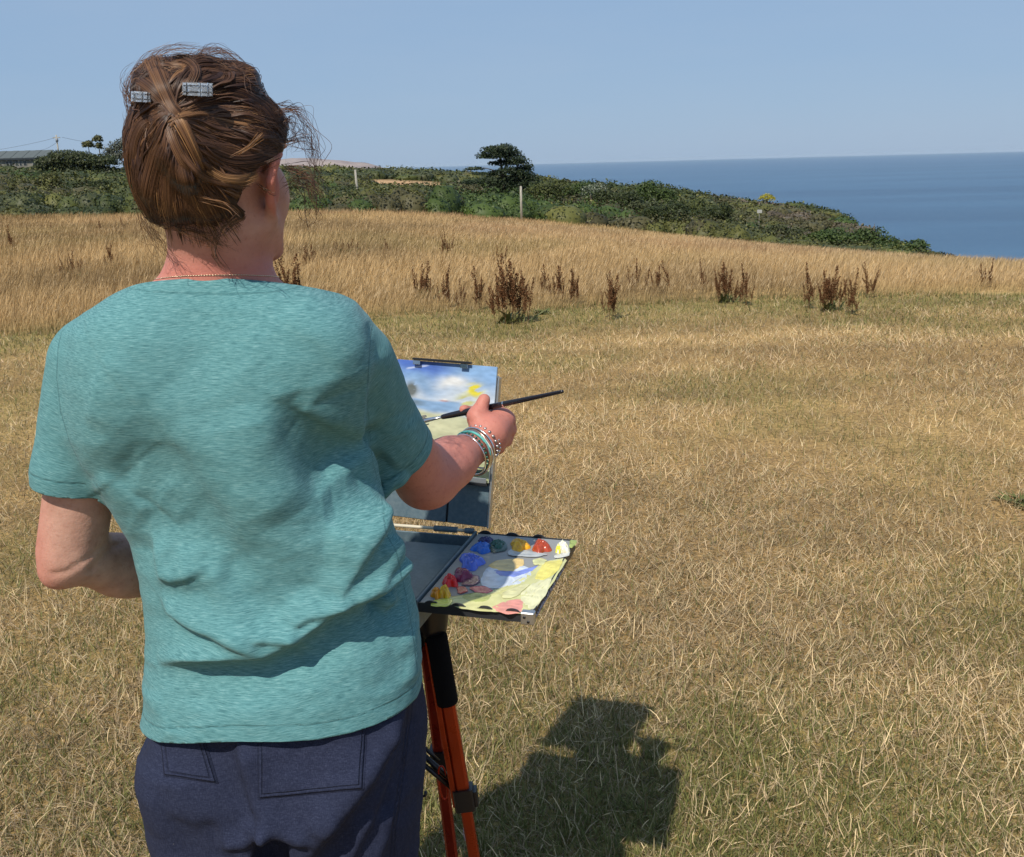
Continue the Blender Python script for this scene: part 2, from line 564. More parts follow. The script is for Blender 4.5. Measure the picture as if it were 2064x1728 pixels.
def build_mown():
    parts = []
    # short dense turf
    n = 450000
    x, y, r = scatter_polar(n, 1.15, 12.6, -.76, .76, 2.0)
    k = y < mown_y(x) + .35
    x, y, r = x[k], y[k], r[k]; n = len(x)
    g, p = mown_mix(x, y)
    z = H(x, y)
    isg = RNG.random(n) < g * .62 + .07
    L = np.where(isg, RNG.uniform(.018, .050, n), RNG.uniform(.016, .070, n) * np.where(RNG.random(n) < .06, 1.7, 1)) * (1 + .04 * r)
    wd = np.maximum(RNG.uniform(.0014, .0036, n), r * .00058)
    az = RNG.uniform(0, 2 * np.pi, n)
    lean = np.where(isg, RNG.uniform(.1, .9, n), RNG.uniform(.5, 1.5, n))
    curl = RNG.normal(.3, .7, n)
    b = RNG.random((n, 1)) ** 1.1
    cs = (STRAW * .40) * (1 - b) + (STRAWP * 1.08) * b
    cs = cs * (.82 + .42 * p[:, None])
    cs = cs * (1 - .18 * g[:, None]) * RNG.uniform(.82, 1.15, (n, 1)) * (1 + RNG.uniform(-.05, .05, (n, 3)))
    cg = np.array([.10, .115, .028]) * (1 - b) + np.array([.31, .30, .10]) * b
    c = np.where(isg[:, None], cg, cs)
    for k, sg in ((r < 4.2, 2), (r >= 4.2, 1)):
        parts.append(blades(x[k], y[k], z[k], L[k], wd[k] * (1 if sg == 2 else 1.25), az[k], lean[k], curl[k], (c * .8)[k], c[k], sg))
    V, F, C = join_parts(parts)
    tag(mesh_np('short_grass', V, F, M_grass, colors=C), 'short dry mown grass, straw with green patches', 'grass', kind='stuff')
    # loose straw stalks and cut stems lying on top
    n = 17000
    x, y, r = scatter_polar(n, 1.2, 9.5, -.76, .76, 1.7)
    clump = fbm2(x, y, 1.7, 3, 50.)
    k = (RNG.random(n) < sstep(.42, .68, clump) * .9 + .1) & (y < mown_y(x) - .1)
    x, y, r, clump = x[k], y[k], r[k], clump[k]; n = len(x)
    z = H(x, y) + RNG.uniform(.0, .02, n)
    L = RNG.uniform(.025, .085, n) * (.8 + .5 * sstep(.5, .7, clump))
    wd = np.maximum(RNG.uniform(.0016, .003, n), r * .0005)
    c = (STRAWP * RNG.uniform(.85, 1.25, (n, 1))) * np.array([1.02, 1.0, .95])
    V, Q, T, C = blades(x, y, z, L, wd, RNG.uniform(0, 6.28, n), RNG.uniform(.3, 1.4, n), RNG.normal(.2, 1.1, n), c * .85, c, 3)
    tag(mesh_np('straw_stalks', V, [Q, T], M_grass, colors=C), 'pale loose straw stalks scattered over the mown grass', 'straw', kind='stuff')
build_mown()

def build_meadow():
    n = 330000
    x, y, r = scatter_polar(n, 8.8, 62, -.66, .66, 1.75)
    k = (y > mown_y(x) + .12 * (fbm2(x, y, 2.0, 2) - .5) * 6) & (y < scrub_y(x) + .8)
    x, y, r = x[k], y[k], r[k]; n = len(x)
    z = H(x, y)
    pn = fbm2(x, y * .8, .35, 3, 4.)
    p2 = fbm2(x, y * 1.0, 1.6, 2, 8.)
    edge = sstep(0, 1.2, y - mown_y(x))
    L = (.13 + .085 * edge) * RNG.uniform(.65, 1.25, n) * (.8 + .4 * p2) * np.where(x < -2.0, 1.25, 1.0)
    wd = np.maximum(RNG.uniform(.0018, .0036, n), r * .00042)
    az = RNG.normal(.25, .9, n)
    lean = np.abs(RNG.normal(.22, .17, n)) + .28 * sstep(.5, .75, p2)
    curl = RNG.uniform(.1, .6, n)
    b = RNG.random((n, 1))
    c1 = GOLD * (.44 + .76 * b) * (.74 + .5 * sstep(.35, .65, pn))[:, None]
    red = sstep(.55, .75, fbm2(x, y, .22, 2, 14.))[:, None]
    c1 = c1 * (1 - red * .5) + np.array([.50, .31, .17]) * (.7 + .5 * b) * red * .5
    grn = (sstep(1.0, 0, y - mown_y(x)) * .5 + .5 * sstep(.6, .75, fbm2(x, y, .3, 2, 23.)))[:, None]
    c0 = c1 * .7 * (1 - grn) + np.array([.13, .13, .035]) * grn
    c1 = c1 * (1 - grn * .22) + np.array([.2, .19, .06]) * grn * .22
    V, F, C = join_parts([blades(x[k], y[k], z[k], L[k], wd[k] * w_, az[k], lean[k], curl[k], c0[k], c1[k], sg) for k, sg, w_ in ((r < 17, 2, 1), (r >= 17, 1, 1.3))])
    tag(mesh_np('long_grass', V, F, M_grass, colors=C), 'tall golden dry grass of the uncut meadow', 'grass', kind='stuff')
    # seed heads on the nearer stems
    n = 42000
    x, y, r = scatter_polar(n, 9, 40, -.66, .66, 2.0)
    k = (y > mown_y(x) + .2) & (y < scrub_y(x))
    x, y, r = x[k], y[k], r[k]; n = len(x)
    z = H(x, y) + RNG.uniform(.08, .17, n)
    L = RNG.uniform(.04, .10, n)
    b = RNG.random((n, 1))
    c = np.array([.55, .40, .22]) * (.65 + .5 * b)
    V, Q, T, C = blades(x, y, z, L, np.maximum(.004, r * .0005), RNG.normal(.2, .7, n), RNG.uniform(.1, .75, n), RNG.uniform(.1, .5, n), c, c)
    tag(mesh_np('grass_seed_heads', V, [Q, T], M_grass, colors=C), 'pale feathery seed heads over the long meadow grass', 'grass', kind='stuff')
build_meadow()

# ------------------------------------------------------------------ scrub and trees
def leaf_cloud(cent, rad, n, size, c_lo, c_hi, up=.35, flat=.0, shell=.75):
    """n leaf-sized triangles pairs spread through an ellipsoid shell with lumpy outline"""
    d = RNG.normal(size=(n, 3)); d /= np.linalg.norm(d, axis=1)[:, None]
    d[:, 2] = np.where(d[:, 2] < -.35, -d[:, 2], d[:, 2])
    s = shell + (1.06 - shell) * RNG.random(n)
    lump = .8 + .42 * vnoise3(d * 2.6 + np.asarray(cent)[None] * .37)
    p = np.asarray(cent) + d * (s * lump)[:, None] * np.asarray(rad)
    nr = d + RNG.normal(size=(n, 3)) * .65 + np.array([0, 0, up])
    nr /= np.linalg.norm(nr, axis=1)[:, None]
    a = np.cross(nr, RNG.normal(size=(n, 3))); a /= np.linalg.norm(a, axis=1)[:, None] + 1e-9
    b = np.cross(nr, a)
    sz = (size * RNG.uniform(.6, 1.4, n))[:, None]
    V = np.stack([p - a * sz * .5, p + b * sz * .32, p + a * sz * .6, p - b * sz * .32], 1).reshape(-1, 3)
    i = (np.arange(n) * 4)[:, None] + np.array([0, 1, 2, 3])
    t = RNG.random((n, 1))
    c = np.asarray(c_lo) * (1 - t) + np.asarray(c_hi) * t
    return V, i, np.repeat(c, 4, 0)

def blob(cent, rad, c, k=7):
    """lumpy low core"""
    u = np.linspace(0, 2 * np.pi, k * 2, endpoint=False); v = np.linspace(-.45, np.pi / 2, k)
    U, W = np.meshgrid(u, v)
    d = np.stack([np.cos(U) * np.cos(W), np.sin(U) * np.cos(W), np.sin(W)], -1).reshape(-1, 3)
    lump = .72 + .42 * vnoise3(d * 2.6 + np.asarray(cent)[None] * .37)
    V = np.asarray(cent) + d * lump[:, None] * np.asarray(rad)
    i = np.arange(k * k * 2).reshape(k, 2 * k)
    j = np.roll(i, -1, 1)
    F = np.stack([i[:-1], j[:-1], j[1:], i[1:]], -1).reshape(-1, 4)
    return V, F, np.repeat(np.asarray(c)[None], len(V), 0)

def gather(parts):
    n = 0; Vs = []; Fs = {}; Cs = []
    for V, F, C in parts:
        Vs.append(V); Cs.append(C); Fs.setdefault(F.shape[1], []).append(F + n); n += len(V)
    return np.concatenate(Vs), [np.concatenate(v) for v in Fs.values()], np.concatenate(Cs)

PAL = [((.022, .032, .009), (.062, .076, .020)), ((.036, .047, .011), (.100, .112, .028)), ((.038, .046, .017), (.090, .098, .038)),
       ((.055, .060, .014), (.145, .142, .038)), ((.046, .043, .017), (.110, .098, .040)), ((.028, .050, .010), (.075, .108, .023))]
def build_scrub():
    parts = []
    pts = []
    y = 29.0
    rows = []
    while y < 240:
        s = 1.2 + .0135 * max(0, y - 40)
        x0 = -.62 * y; x1 = min(.62 * y, 27)
        nn = int((x1 - x0) / s)
        xs = x0 + (np.arange(nn) + RNG.uniform(-.45, .45, nn)) * s
        ys = y + RNG.uniform(-.5, .5, nn) * s
        rows.append(np.stack([xs, ys, np.full(nn, s)], -1))
        y += s * .95
    A = np.concatenate(rows)
    x, yy, s = A.T
    xc = np.interp(yy, _cy, _cx)
    k = (yy > scrub_y(x) + .5) & (x < xc + .8)
    k &= ~((yy > 165) & (x < -52))
    k &= ~(np.exp(-(((x + 14.5) / 9) ** 2 + ((yy - 152) / 12) ** 2)) > .35)
    A = A[k]; x, yy, s = A.T
    z = H(x, yy)
    cn = fbm2(x, yy, .11, 3, 60.); c2 = fbm2(x, yy, .3, 2, 77.)
    for i in range(len(A)):
        near_edge = yy[i] - float(scrub_y(x[i]))
        h = RNG.uniform(.75, 1.35) * (.62 + .75 * c2[i])
        # low wind-clipped scrub on the seaward side, higher inland
        sea = float(sstep(8, 2, np.array(xc[i] - x[i])))
        h *= 1 - .5 * sea
        right = float(sstep(5, 12, np.array(x[i]))) * float(sstep(70, 45, np.array(yy[i])))
        h *= 1 - .35 * right
        if near_edge < 2.0: h *= .62
        rx = s[i] * RNG.uniform(.62, .98); ry = s[i] * RNG.uniform(.62, .98)
        pi = int(np.clip((cn[i] - .25) * 11 + RNG.normal() * .55, 0, 5))
        lo, hi = PAL[pi]
        if sea > .75 and RNG.random() < .4: lo, hi = (.07, .056, .036), (.16, .125, .082)
        v = RNG.uniform(.78, 1.3)
        lo = np.array(lo) * v; hi = np.array(hi) * v
        cent = (x[i], yy[i], z[i] + h * .18)
        n = int(np.clip(300 * (45 / yy[i]) ** 1.15, 50, 330))
        sz = .105 + .0026 * (yy[i] - 40)
        parts.append(leaf_cloud(cent, (rx, ry, h), n, sz, lo, hi))
        parts.append(blob(cent, (rx * .84, ry * .84, h * .84), (lo + hi) / 2, 5))
    V, F, C = gather(parts)
    tag(mesh_np('scrub', V, F, M_leaf, colors=C), 'dense low green scrub covering the headland behind the meadow', 'scrub', kind='stuff')
build_scrub()

def tree(name, base, lobes, lo, hi, leaf, dens, label, cat='tree', trunk=None, group=None, shell=.55, tc=(.10, .08, .06)):
    """lobes: (dx, dy, z, rx, ry, rz); trunk: list of tube polylines with radii"""
    bx, by = base
    bz = H1(bx, by)
    r = empty(name, (bx, by, bz))
    parts = []
    for (dx, dy, z, rx, ry, rz) in lobes:
        area = rx * ry + rx * rz + ry * rz
        n = int(dens * .62 * area)
        parts.append(leaf_cloud((dx, dy, z), (rx, ry, rz), n, leaf * 1.22, lo, hi, shell=shell))
    V, F, C = gather(parts)
    mesh_np('crown', V, F, M_leaf, r, colors=C)
    mb = MB()
    if trunk is None:
        top = max(l[2] for l in lobes)
        trunk = [([(0, 0, -.2), (.1, 0, top * .5), (lobes[0][0], lobes[0][1], lobes[0][2])], [.12, .09, .04])]
        for l in lobes[1:]:
            trunk.append(([(.08, 0, top * .35), (l[0] * .5, l[1] * .5, l[2] * .6), (l[0], l[1], l[2])], [.06, .04, .02]))
    for pts, rad in trunk: mb.tube(pts, rad, 6)
    t = mb.build('trunk', M_bark, r, True)
    a = t.data.attributes.new('tint', 'FLOAT_COLOR', 'POINT')
    a.data.foreach_set('color', np.tile(np.array([*tc, 1], np.float32), len(t.data.vertices)))
    tag(r, label, cat, group)
    return r

def base_px(x, Y): return float(P(x, 330, Y)[0]), Y
DK = ((.012, .024, .010), (.045, .062, .022))
# windswept pine on the skyline
def pine():
    L = []
    for (dx, z, rx, rz) in [(-.25, 3.95, .75, .34), (.35, 4.0, .85, .38), (-.65, 3.6, .65, .34), (.1, 3.6, .8, .4), (.8, 3.65, .75, .42), (1.2, 3.2, .7, .42), (.6, 3.15, .8, .4), (1.55, 2.8, .6, .4), (-.15, 3.15, .45, .22),
                            (-1.35, 2.85, .62, .16), (-1.0, 2.55, .5, .14), (-.2, 2.5, .5, .3), (.6, 2.6, .8, .4), (1.35, 2.4, .8, .45), (1.9, 2.2, .6, .35), (-1.4, 2.0, .8, .22), (-.5, 2.0, 1.0, .35), (.6, 1.9, 1.2, .5), (1.8, 1.8, .9, .45),
                            (-.3, 1.3, 1.4, .55), (1.1, 1.2, 1.4, .6), (-1.3, 1.3, 1.0, .45), (.3, .6, 2.3, .7), (2.0, 1.0, 1.0, .6)]:
        L.append((dx * 1.12, RNG.uniform(-.5, .5), z, rx * 1.12, rx, rz))
    tr = [([(.5, 0, -.3), (.45, 0, 1.4), (.3, .05, 2.6), (.1, 0, 3.9)], [.2, .16, .11, .04]), ([(.42, 0, 1.8), (1.1, 0, 2.6), (1.3, 0, 3.0)], [.08, .06, .03]),
          ([(.35, 0, 2.3), (-.4, 0, 2.8), (-.95, 0, 2.95)], [.06, .04, .02]), ([(.3, 0, 2.6), (.6, 0, 3.2), (.8, 0, 3.5)], [.06, .04, .02]), ([(.4, 0, 1.5), (-.5, 0, 1.9), (-1, 0, 2.05)], [.06, .04, .02])]
    bx, by = base_px(1003, 66)
    return tree('pine_tree', (bx, by), L, DK[0], DK[1], .095, 1250, 'tall dark windswept pine standing up against the sea horizon', trunk=tr, shell=.2)
pine()
def zt(px, py, Y):
    q = P(px, py, Y); return float(q[2]) - H1(q[0], q[1])
_z = zt(183, 294, 150)
tree('cabbage_tree', base_px(183, 150), [(-.05, 0, _z, .85, .8, .72)], (.05, .055, .02), (.16, .15, .05), .22, 700, 'lower left of two round-headed trees on thin trunks on the skyline', shell=.2)
_z = zt(203, 282, 150)
tree('cabbage_tree', base_px(203, 150), [(0, 0, _z, .75, .7, .6), (.1, 0, _z - 1.0, .55, .5, .7)], (.05, .055, .02), (.14, .135, .045), .22, 700, 'taller of two round-headed trees on thin trunks on the skyline', shell=.2)
_z = zt(248, 300, 150)
tree('skyline_tree', base_px(248, 150), [(-1.6, 0, _z - .6, 1.2, 1, 1.0), (-.3, 0, _z, 1.5, 1.2, 1.3), (1.4, 0, _z + .5, 1.8, 1.4, 1.6), (.2, 0, _z - 1.2, 2.8, 1.2, 1.0), (3, 0, _z + .2, 2, 1.4, 1.6)], (.05, .06, .04), (.14, .15, .11), .2, 330, 'sparse grey-green tree on the skyline just left of the hair bun', shell=.1)
_z = zt(140, 322, 135)
tree('hedge_mound', base_px(140, 135), [(-2.6, 0, _z - .6, 1.9, 2, 1.1), (-.5, 0, _z, 2.2, 2, 1.2), (1.8, 0, _z - .2, 2.2, 2, 1.1), (4.4, 0, _z - .5, 2.2, 2, 1.0), (0, .5, _z - 1.6, 6, 2, 1.4)], (.022, .034, .012), (.08, .09, .03), .2, 420, 'rounded dark green thicket right of the long low building', 'bush')
tree('round_bush', base_px(1487, 66), [(0, 0, .65, .95, .8, .72), (.9, .3, .75, .7, .7, .6)], (.06, .065, .03), (.15, .15, .07), .07, 1000, 'rounded pale olive bush beside the small white marker', 'bush')
_z = zt(1548, 399, 84)
tree('gorse_bush', base_px(1548, 84), [(0, 0, _z, .62, .5, .36), (.35, 0, _z - .15, .45, .4, .28), (-.35, 0, _z - .1, .35, .3, .25)], (.26, .23, .02), (.55, .48, .04), .08, 900, 'bright yellow flowering gorse on the headland skyline', 'bush')
tree('blossom_bush', base_px(980, 53), [(-.1, 0, .35, .6, .4, .35), (.4, 0, .5, .35, .3, .3)], (.09, .12, .05), (.42, .42, .24), .06, 700, 'small bush with creamy blossom below the pine', 'bush')
tree('blossom_bush', base_px(1190, 62), [(0, 0, 1.6, .7, .6, .6), (.5, 0, 1.9, .5, .4, .4)], (.05, .07, .04), (.26, .28, .20), .08, 500, 'grey bush dotted with white blossom right of the pine', 'bush')
SP = [(1110, 60, 2.2, 1.7, 1, 'broad green tree right of the pine, in front of the sea'), (1165, 66, 2.4, 1.9, 5, 'dark green shrub between pine and white blossom bush'), (1250, 60, 2.1, 1.7, 0, 'dark rounded tree above the dip in the meadow edge'),
      (1318, 72, 2.7, 1.7, 5, 'bright green bushy tree breaking the scrub skyline'), (1345, 53, 1.7, 1.5, 0, 'dark glossy tree at the corner of the meadow'), (1400, 66, 1.9, 2.0, 1, 'mid green spreading tree behind the corner tree'),
      (1300, 56, 1.5, 1.3, 2, 'grey-green bush at the meadow corner'), (1440, 62, 1.7, 1.5, 0, 'dark shrub left of the pale olive bush'), (1590, 50, 1.2, 1.1, 2, 'olive shrub on the slope below the yellow gorse'),
      (1775, 44, 1.5, 1.3, 5, 'fresh green bush near the tip of the headland'), (1680, 42, 1.3, 1.5, 5, 'fresh green bush in the middle of the low headland scrub'), (1835, 41, 1.05, 1.2, 5, 'lowest green bush at the end of the headland'),
      (940, 60, 1.6, 1.6, 4, 'olive brown bush left of the pine'), (880, 64, 1.5, 1.5, 1, 'light green bush in front of the pale clearing'), (60, 58, 1.9, 1.9, 3, 'yellow-green bush below the long low building'), (170, 56, 1.7, 1.5, 0, 'dark green bush left of the head at the meadow edge')]
for (px, Y, h, w, pi, lab) in SP:
    L = [(RNG.uniform(-.25, .25) * w, RNG.uniform(-.2, .2), h * .5, w * .75, w * .6, h * .48)]
    for k in range(5):
        a = RNG.uniform(0, 6.28)
        L.append((math.cos(a) * w * .55, math.sin(a) * w * .4, h * RNG.uniform(.4, .8), w * RNG.uniform(.3, .5), w * .38, h * RNG.uniform(.22, .34)))
    tree('shrub', base_px(px, Y), L, PAL[pi][0], PAL[pi][1], .085 + .0008 * (Y - 40), 900 * (45 / Y), lab, 'bush')

# ------------------------------------------------------------------ posts, pole, building
M_wood = mat('weathered wood', (.36, .33, .28), .9, .1)
_t = NT(M_wood); _t.color(_t.ramp(_t.noise(_t.mapv(_t.pos(), (8, 8, 1.5)), 3, 4), [(.3, (.24, .22, .18)), (.7, (.48, .45, .38))]))
def post(px, ptop, pbot, Y, r, label, lean=0.0):
    a = P(px, pbot, Y); b = P(px, ptop, Y)
    z0 = min(H1(a[0], Y), a[2])
    o = empty('fence_post', (a[0], Y, z0))
    h = b[2] - z0
    mb = MB(); mb.tube([(lean, 0, -.1), (lean * .5, 0, h * .5), (0, 0, h)], [r * 1.08, r, r * .95], 8)
    mb.build('shaft', M_wood, o, True)
    m2 = MB(); m2.tube([(0, 0, h), (0, 0, h + r * .35)], [r * .95, r * .5], 8); m2.build('top', M_wood, o, True)
    tag(o, label, 'post', 'wooden posts behind the meadow')
post(1051, 376, 430, 47.5, .055, 'tall pale wooden post in front of the pine at the meadow edge')
post(718, 343, 376, 70, .075, 'grey wooden post standing in scrub below the far headland', .1)

def utility_pole():
    b = P(121, 330, 170); top = P(119, 272, 170)
    z0 = H1(b[0], 170)
    o = empty('utility_pole', (b[0], 170, z0))
    h = top[2] - z0
    mb = MB(); mb.tube([(0, 0, -.3), (0, 0, h)], [.16, .11], 8); mb.build('shaft', M_wood, o, True)
    mb = MB(); mb.box((-.6, -.06, h - .5), (.6, .06, h - .36)); mb.build('crossarm', M_wood, o)
    mi = mat('pole transformer', (.25, .26, .27), .5)
    mb = MB(); mb.tube([(.1, -.22, h - 1.1), (.1, -.22, h - .55)], .2, 10); mb.build('transformer', mi, o, True)
    tag(o, 'thin utility pole on the skyline above the thicket', 'pole')
    mw = mat('overhead wire', (.12, .13, .15), .5)
    ends = [((top[0] - .4, 170, z0 + h - .4), P(-250, 305, 210), 1.6, 'overhead wire sagging left from the pole over the building'), ((top[0] - .1, 170, z0 + h - .8), P(72, 303, 195), .5, 'short overhead wire dropping from the pole to the building'), ((top[0] + .4, 170, z0 + h - .4), P(420, 292, 200), 1.2, 'overhead wire running right from the pole behind the trees')]
    for a, c, sag, lab in ends:
        a = np.array(a); c = np.array(c)
        pts = [a * (1 - t) + c * t - np.array([0, 0, sag * 4 * t * (1 - t)]) for t in np.linspace(0, 1, 16)]
        mb = MB(); mb.tube(pts, .022, 4); w = mb.build('wire', mw)
        rebase(w); tag(w, lab, 'wire', 'overhead wires at the pole')
utility_pole()

def building():
    Y = 195.0
    a = P(86, 331, Y); eav = P(86, 318.5, Y); rdg = P(70, 303.5, Y)
    z0 = H1(a[0], Y) - .5
    o = empty('farm_building', (a[0], Y, z0))
    hw = eav[2] - z0; hr = rdg[2] - z0
    mw = mat('pale rendered wall', (.42, .40, .36), .9); t = NT(mw)
    t.color(t.ramp(t.noise(t.pos(), .8, 4), [(.35, (.15, .14, .12)), (.65, (.26, .245, .21))]))
    mr = mat('grey sheet roof', (.10, .115, .115), .7, .2)
    md = mat('dark window glass', (.03, .035, .04), .2)
    mwh = mat('white paint', (.36, .36, .34), .5)
    LN = -34.0; D = 7.0
    mb = MB(); mb.box((LN, 0, 0), (0, D, hw)); mb.add([(0, .01, hw), (0, D - .01, hw), (0, D / 2, hr - .12)], [(0, 1, 2)])
    mb.build('wall', mw, o)
    # roof panels, each its own sheet
    w = 1.1
    x = LN - .3; k = 0
    while x < .4:
        mb = MB()
        d = .03 * (k % 2)
        mb.add([(x, -.45, hw + .12 + d), (x + w - .06, -.45, hw + .12 + d), (x + w - .06, D / 2, hr + .1 + d), (x, D / 2, hr + .1 + d),
                (x, -.45, hw + .02 + d), (x + w - .06, -.45, hw + .02 + d), (x + w - .06, D / 2, hr + d), (x, D / 2, hr + d)],
               [(0, 1, 2, 3), (7, 6, 5, 4), (0, 4, 5, 1), (1, 5, 6, 2), (2, 6, 7, 3), (3, 7, 4, 0)])
        mb.build('roof_panel', mr, o)
        x += w; k += 1
    mb = MB(); mb.add([(LN - .3, D / 2, hr), (.4, D / 2, hr), (.4, D + .4, hw + .1), (LN - .3, D + .4, hw + .1)], [(0, 1, 2, 3)]); mb.build('rear_roof', mr, o)
    mb = MB(); mb.box((LN, -.5, hw - .25), (.35, -.42, hw + .05)); mb.build('gutter', md, o)
    def px2x(px): return float(P(px, 325, Y)[0] - a[0])
    for (p0, p1) in ((12, 17), (19, 24), (31, 36), (39, 43), (47, 53), (66, 72), (-10, -4), (-20, -14), (-40, -32)):
        x0, x1 = px2x(p0), px2x(p1)
        f = MB(); zt = hw - .45; zb = zt - .8 if p0 != 66 else zt - 1.4
        f.box((x0 - .06, -.05, zb - .06), (x1 + .06, .05, zt + .06)); fo = f.build('window' if p0 != 66 else 'door', mwh, o)
        g = MB(); g.box((x0, -.08, zb), (x1, -.051, zt)); g.build('pane', md, fo)
    tag(o, 'long low grey-roofed farm building at the left edge of the skyline', 'building')
building()

def marker():
    a = P(1531, 428, 62)
    z0 = H1(a[0], 62)
    o = empty('marker_sign', (a[0], 62, z0))
    mwh = mat('marker white', (.42, .41, .37), .6)
    h = a[2] - z0 + .15
    mb = MB(); mb.box((-.15, -.02, h - .2), (.15, .02, h)); mb.build('board', mwh, o)
    mb = MB(); mb.tube([(0, .04, -.1), (0, .04, h - .05)], .016, 6); mb.build('stake', M_wood, o)
    tag(o, 'small white marker board beside the round olive bush', 'sign')
marker()

# ------------------------------------------------------------------ dock plants
M_dock = tint_mat('dried dock', .85, .1, .1)
def stalk_mesh(h, seed, leafy=False):
    rg = np.random.default_rng(seed)
    Vs = []; Fs = []; Cs = []; n = 0
    lean = rg.uniform(-.12, .16)
    def stick(p0, p1, r):
        nonlocal n
        d = p1 - p0
        s = np.array([r, 0, 0]); q = np.array([0, r, 0])
        V = np.array([p0 - s, p0 + s * .5 + q, p0 + s * .5 - q, p1 - s * .4, p1 + s * .2 + q * .4, p1 + s * .2 - q * .4])
        Vs.append(V); Fs.append(np.array([(0, 1, 4), (0, 4, 3), (1, 2, 5), (1, 5, 4), (2, 0, 3), (2, 3, 5)]) + n); n += 6
        Cs.append(np.repeat(np.array([[.13, .06, .028]]), 6, 0) * rg.uniform(.7, 1.2))
    def bracts(p0, p1, k, rr, sz):
        nonlocal n
        t = rg.random(k)
        p = p0 + (p1 - p0) * t[:, None] + rg.normal(size=(k, 3)) * np.array([rr, rr, rr * .6]) * (1.15 - .6 * t[:, None])
        a = rg.normal(size=(k, 3)); a /= np.linalg.norm(a, axis=1)[:, None]
        b = np.cross(a, rg.normal(size=(k, 3))); b /= np.linalg.norm(b, axis=1)[:, None]
        s = sz * rg.uniform(.6, 1.3, (k, 1))
        V = np.stack([p - a * s, p + b * s * .7, p + a * s, p - b * s * .7], 1).reshape(-1, 3)
        i = (np.arange(k) * 4)[:, None]
        F = np.concatenate([i + np.array([0, 1, 2]), i + np.array([0, 2, 3])]) + n
        Vs.append(V); Fs.append(F); n += len(V)
        c = np.array([.150, .072, .032]) * (1 - t[:, None] * 0) * rg.uniform(.55, 1.5, (k, 1))
        Cs.append(np.repeat(c, 4, 0))
    base = np.zeros(3); top = np.array([lean * h, rg.uniform(-.05, .05), h])
    stick(base, top, .006)
    bracts(base + (top - base) * .30, top, 200, .022, .0150)
    for k in range(rg.integers(2, 5)):
        t = rg.uniform(.3, .6)
        p0 = base + (top - base) * t
        p1 = p0 + np.array([rg.uniform(-.14, .14), rg.uniform(-.05, .05), h * rg.uniform(.2, .38)])
        stick(p0, p1, .004); bracts(p0 + (p1 - p0) * .2, p1, 90, .016, .012)
    V = np.concatenate(Vs); F = np.concatenate(Fs); C = np.concatenate(Cs)
    return mesh_np('flower_stalk', V, F, M_dock, colors=C, link=False)
STALKS = [stalk_mesh(1.0 * s, i) for i, s in enumerate((.9, 1.0, .8, 1.05, .7, .95, .85, 1.1))]
def leaf_tuft(seed):
    rg = np.random.default_rng(seed)
    n = 16
    x = rg.normal(0, .04, n); y = rg.normal(0, .04, n)
    g = np.array([[.10, .105, .03]]) * rg.uniform(.6, 1.5, (n, 1))
    V, Q, T, C = blades(x, y, np.zeros(n), rg.uniform(.12, .24, n), np.full(n, .035), rg.uniform(0, 6.28, n), rg.uniform(.3, 1.0, n), rg.uniform(.2, .9, n), g, g)
    return mesh_np('leaf_tuft', V, [Q, T], M_leaf, colors=C, link=False)
TUFT = leaf_tuft(3)
def dock(px0, px1, ptop, pbase, label, n, Y=None):
    """plant between picture columns px0..px1; foot standing in the grass at pbase"""
    cx = (px0 + px1) / 2
    if Y is None:
        # march along the sight line to the ground
        d = ray(cx, pbase)
        for yy in np.arange(8, 60, .1):
            q = CAMP + d * (yy / d[1])
            if q[2] < H1(q[0], q[1]) + .2: break
        Y = float(yy)
    b = P(cx, pbase, Y); t = P(cx, ptop, Y)
    z0 = H1(b[0], Y)
    h = t[2] - z0
    w = (P(px1, pbase, Y)[0] - P(px0, pbase, Y)[0])
    r = empty('dock_plant', (b[0], Y, z0))
    for k in range(n):
        o = bpy.data.objects.new('flower_stalk', STALKS[random.randrange(8)])
        col.objects.link(o); o.parent = r
        u = (k + .5) / n - .5 + random.uniform(-.5, .5) / n
        s = h * random.uniform(.62, 1.0) * (1 - .25 * abs(u) * 2)
        if k == n // 2: s = h
        o.location = (u * w * .78, random.uniform(-.12, .12), -.01)
        o.scale = (max(s, .3) * 1.0, s, s)
        o.rotation_euler = (random.uniform(-.06, .06), u * .35 + random.uniform(-.08, .08), random.uniform(0, 6.28) * 0 + random.choice((0, 3.1)))
    if n >= 10:
        o = bpy.data.objects.new('leaf_tuft', TUFT); col.objects.link(o); o.parent = r
        o.scale = (w / .35, 1.2, 1.1)
    tag(r, label, 'dock plant', 'dried dock plants standing in the meadow')
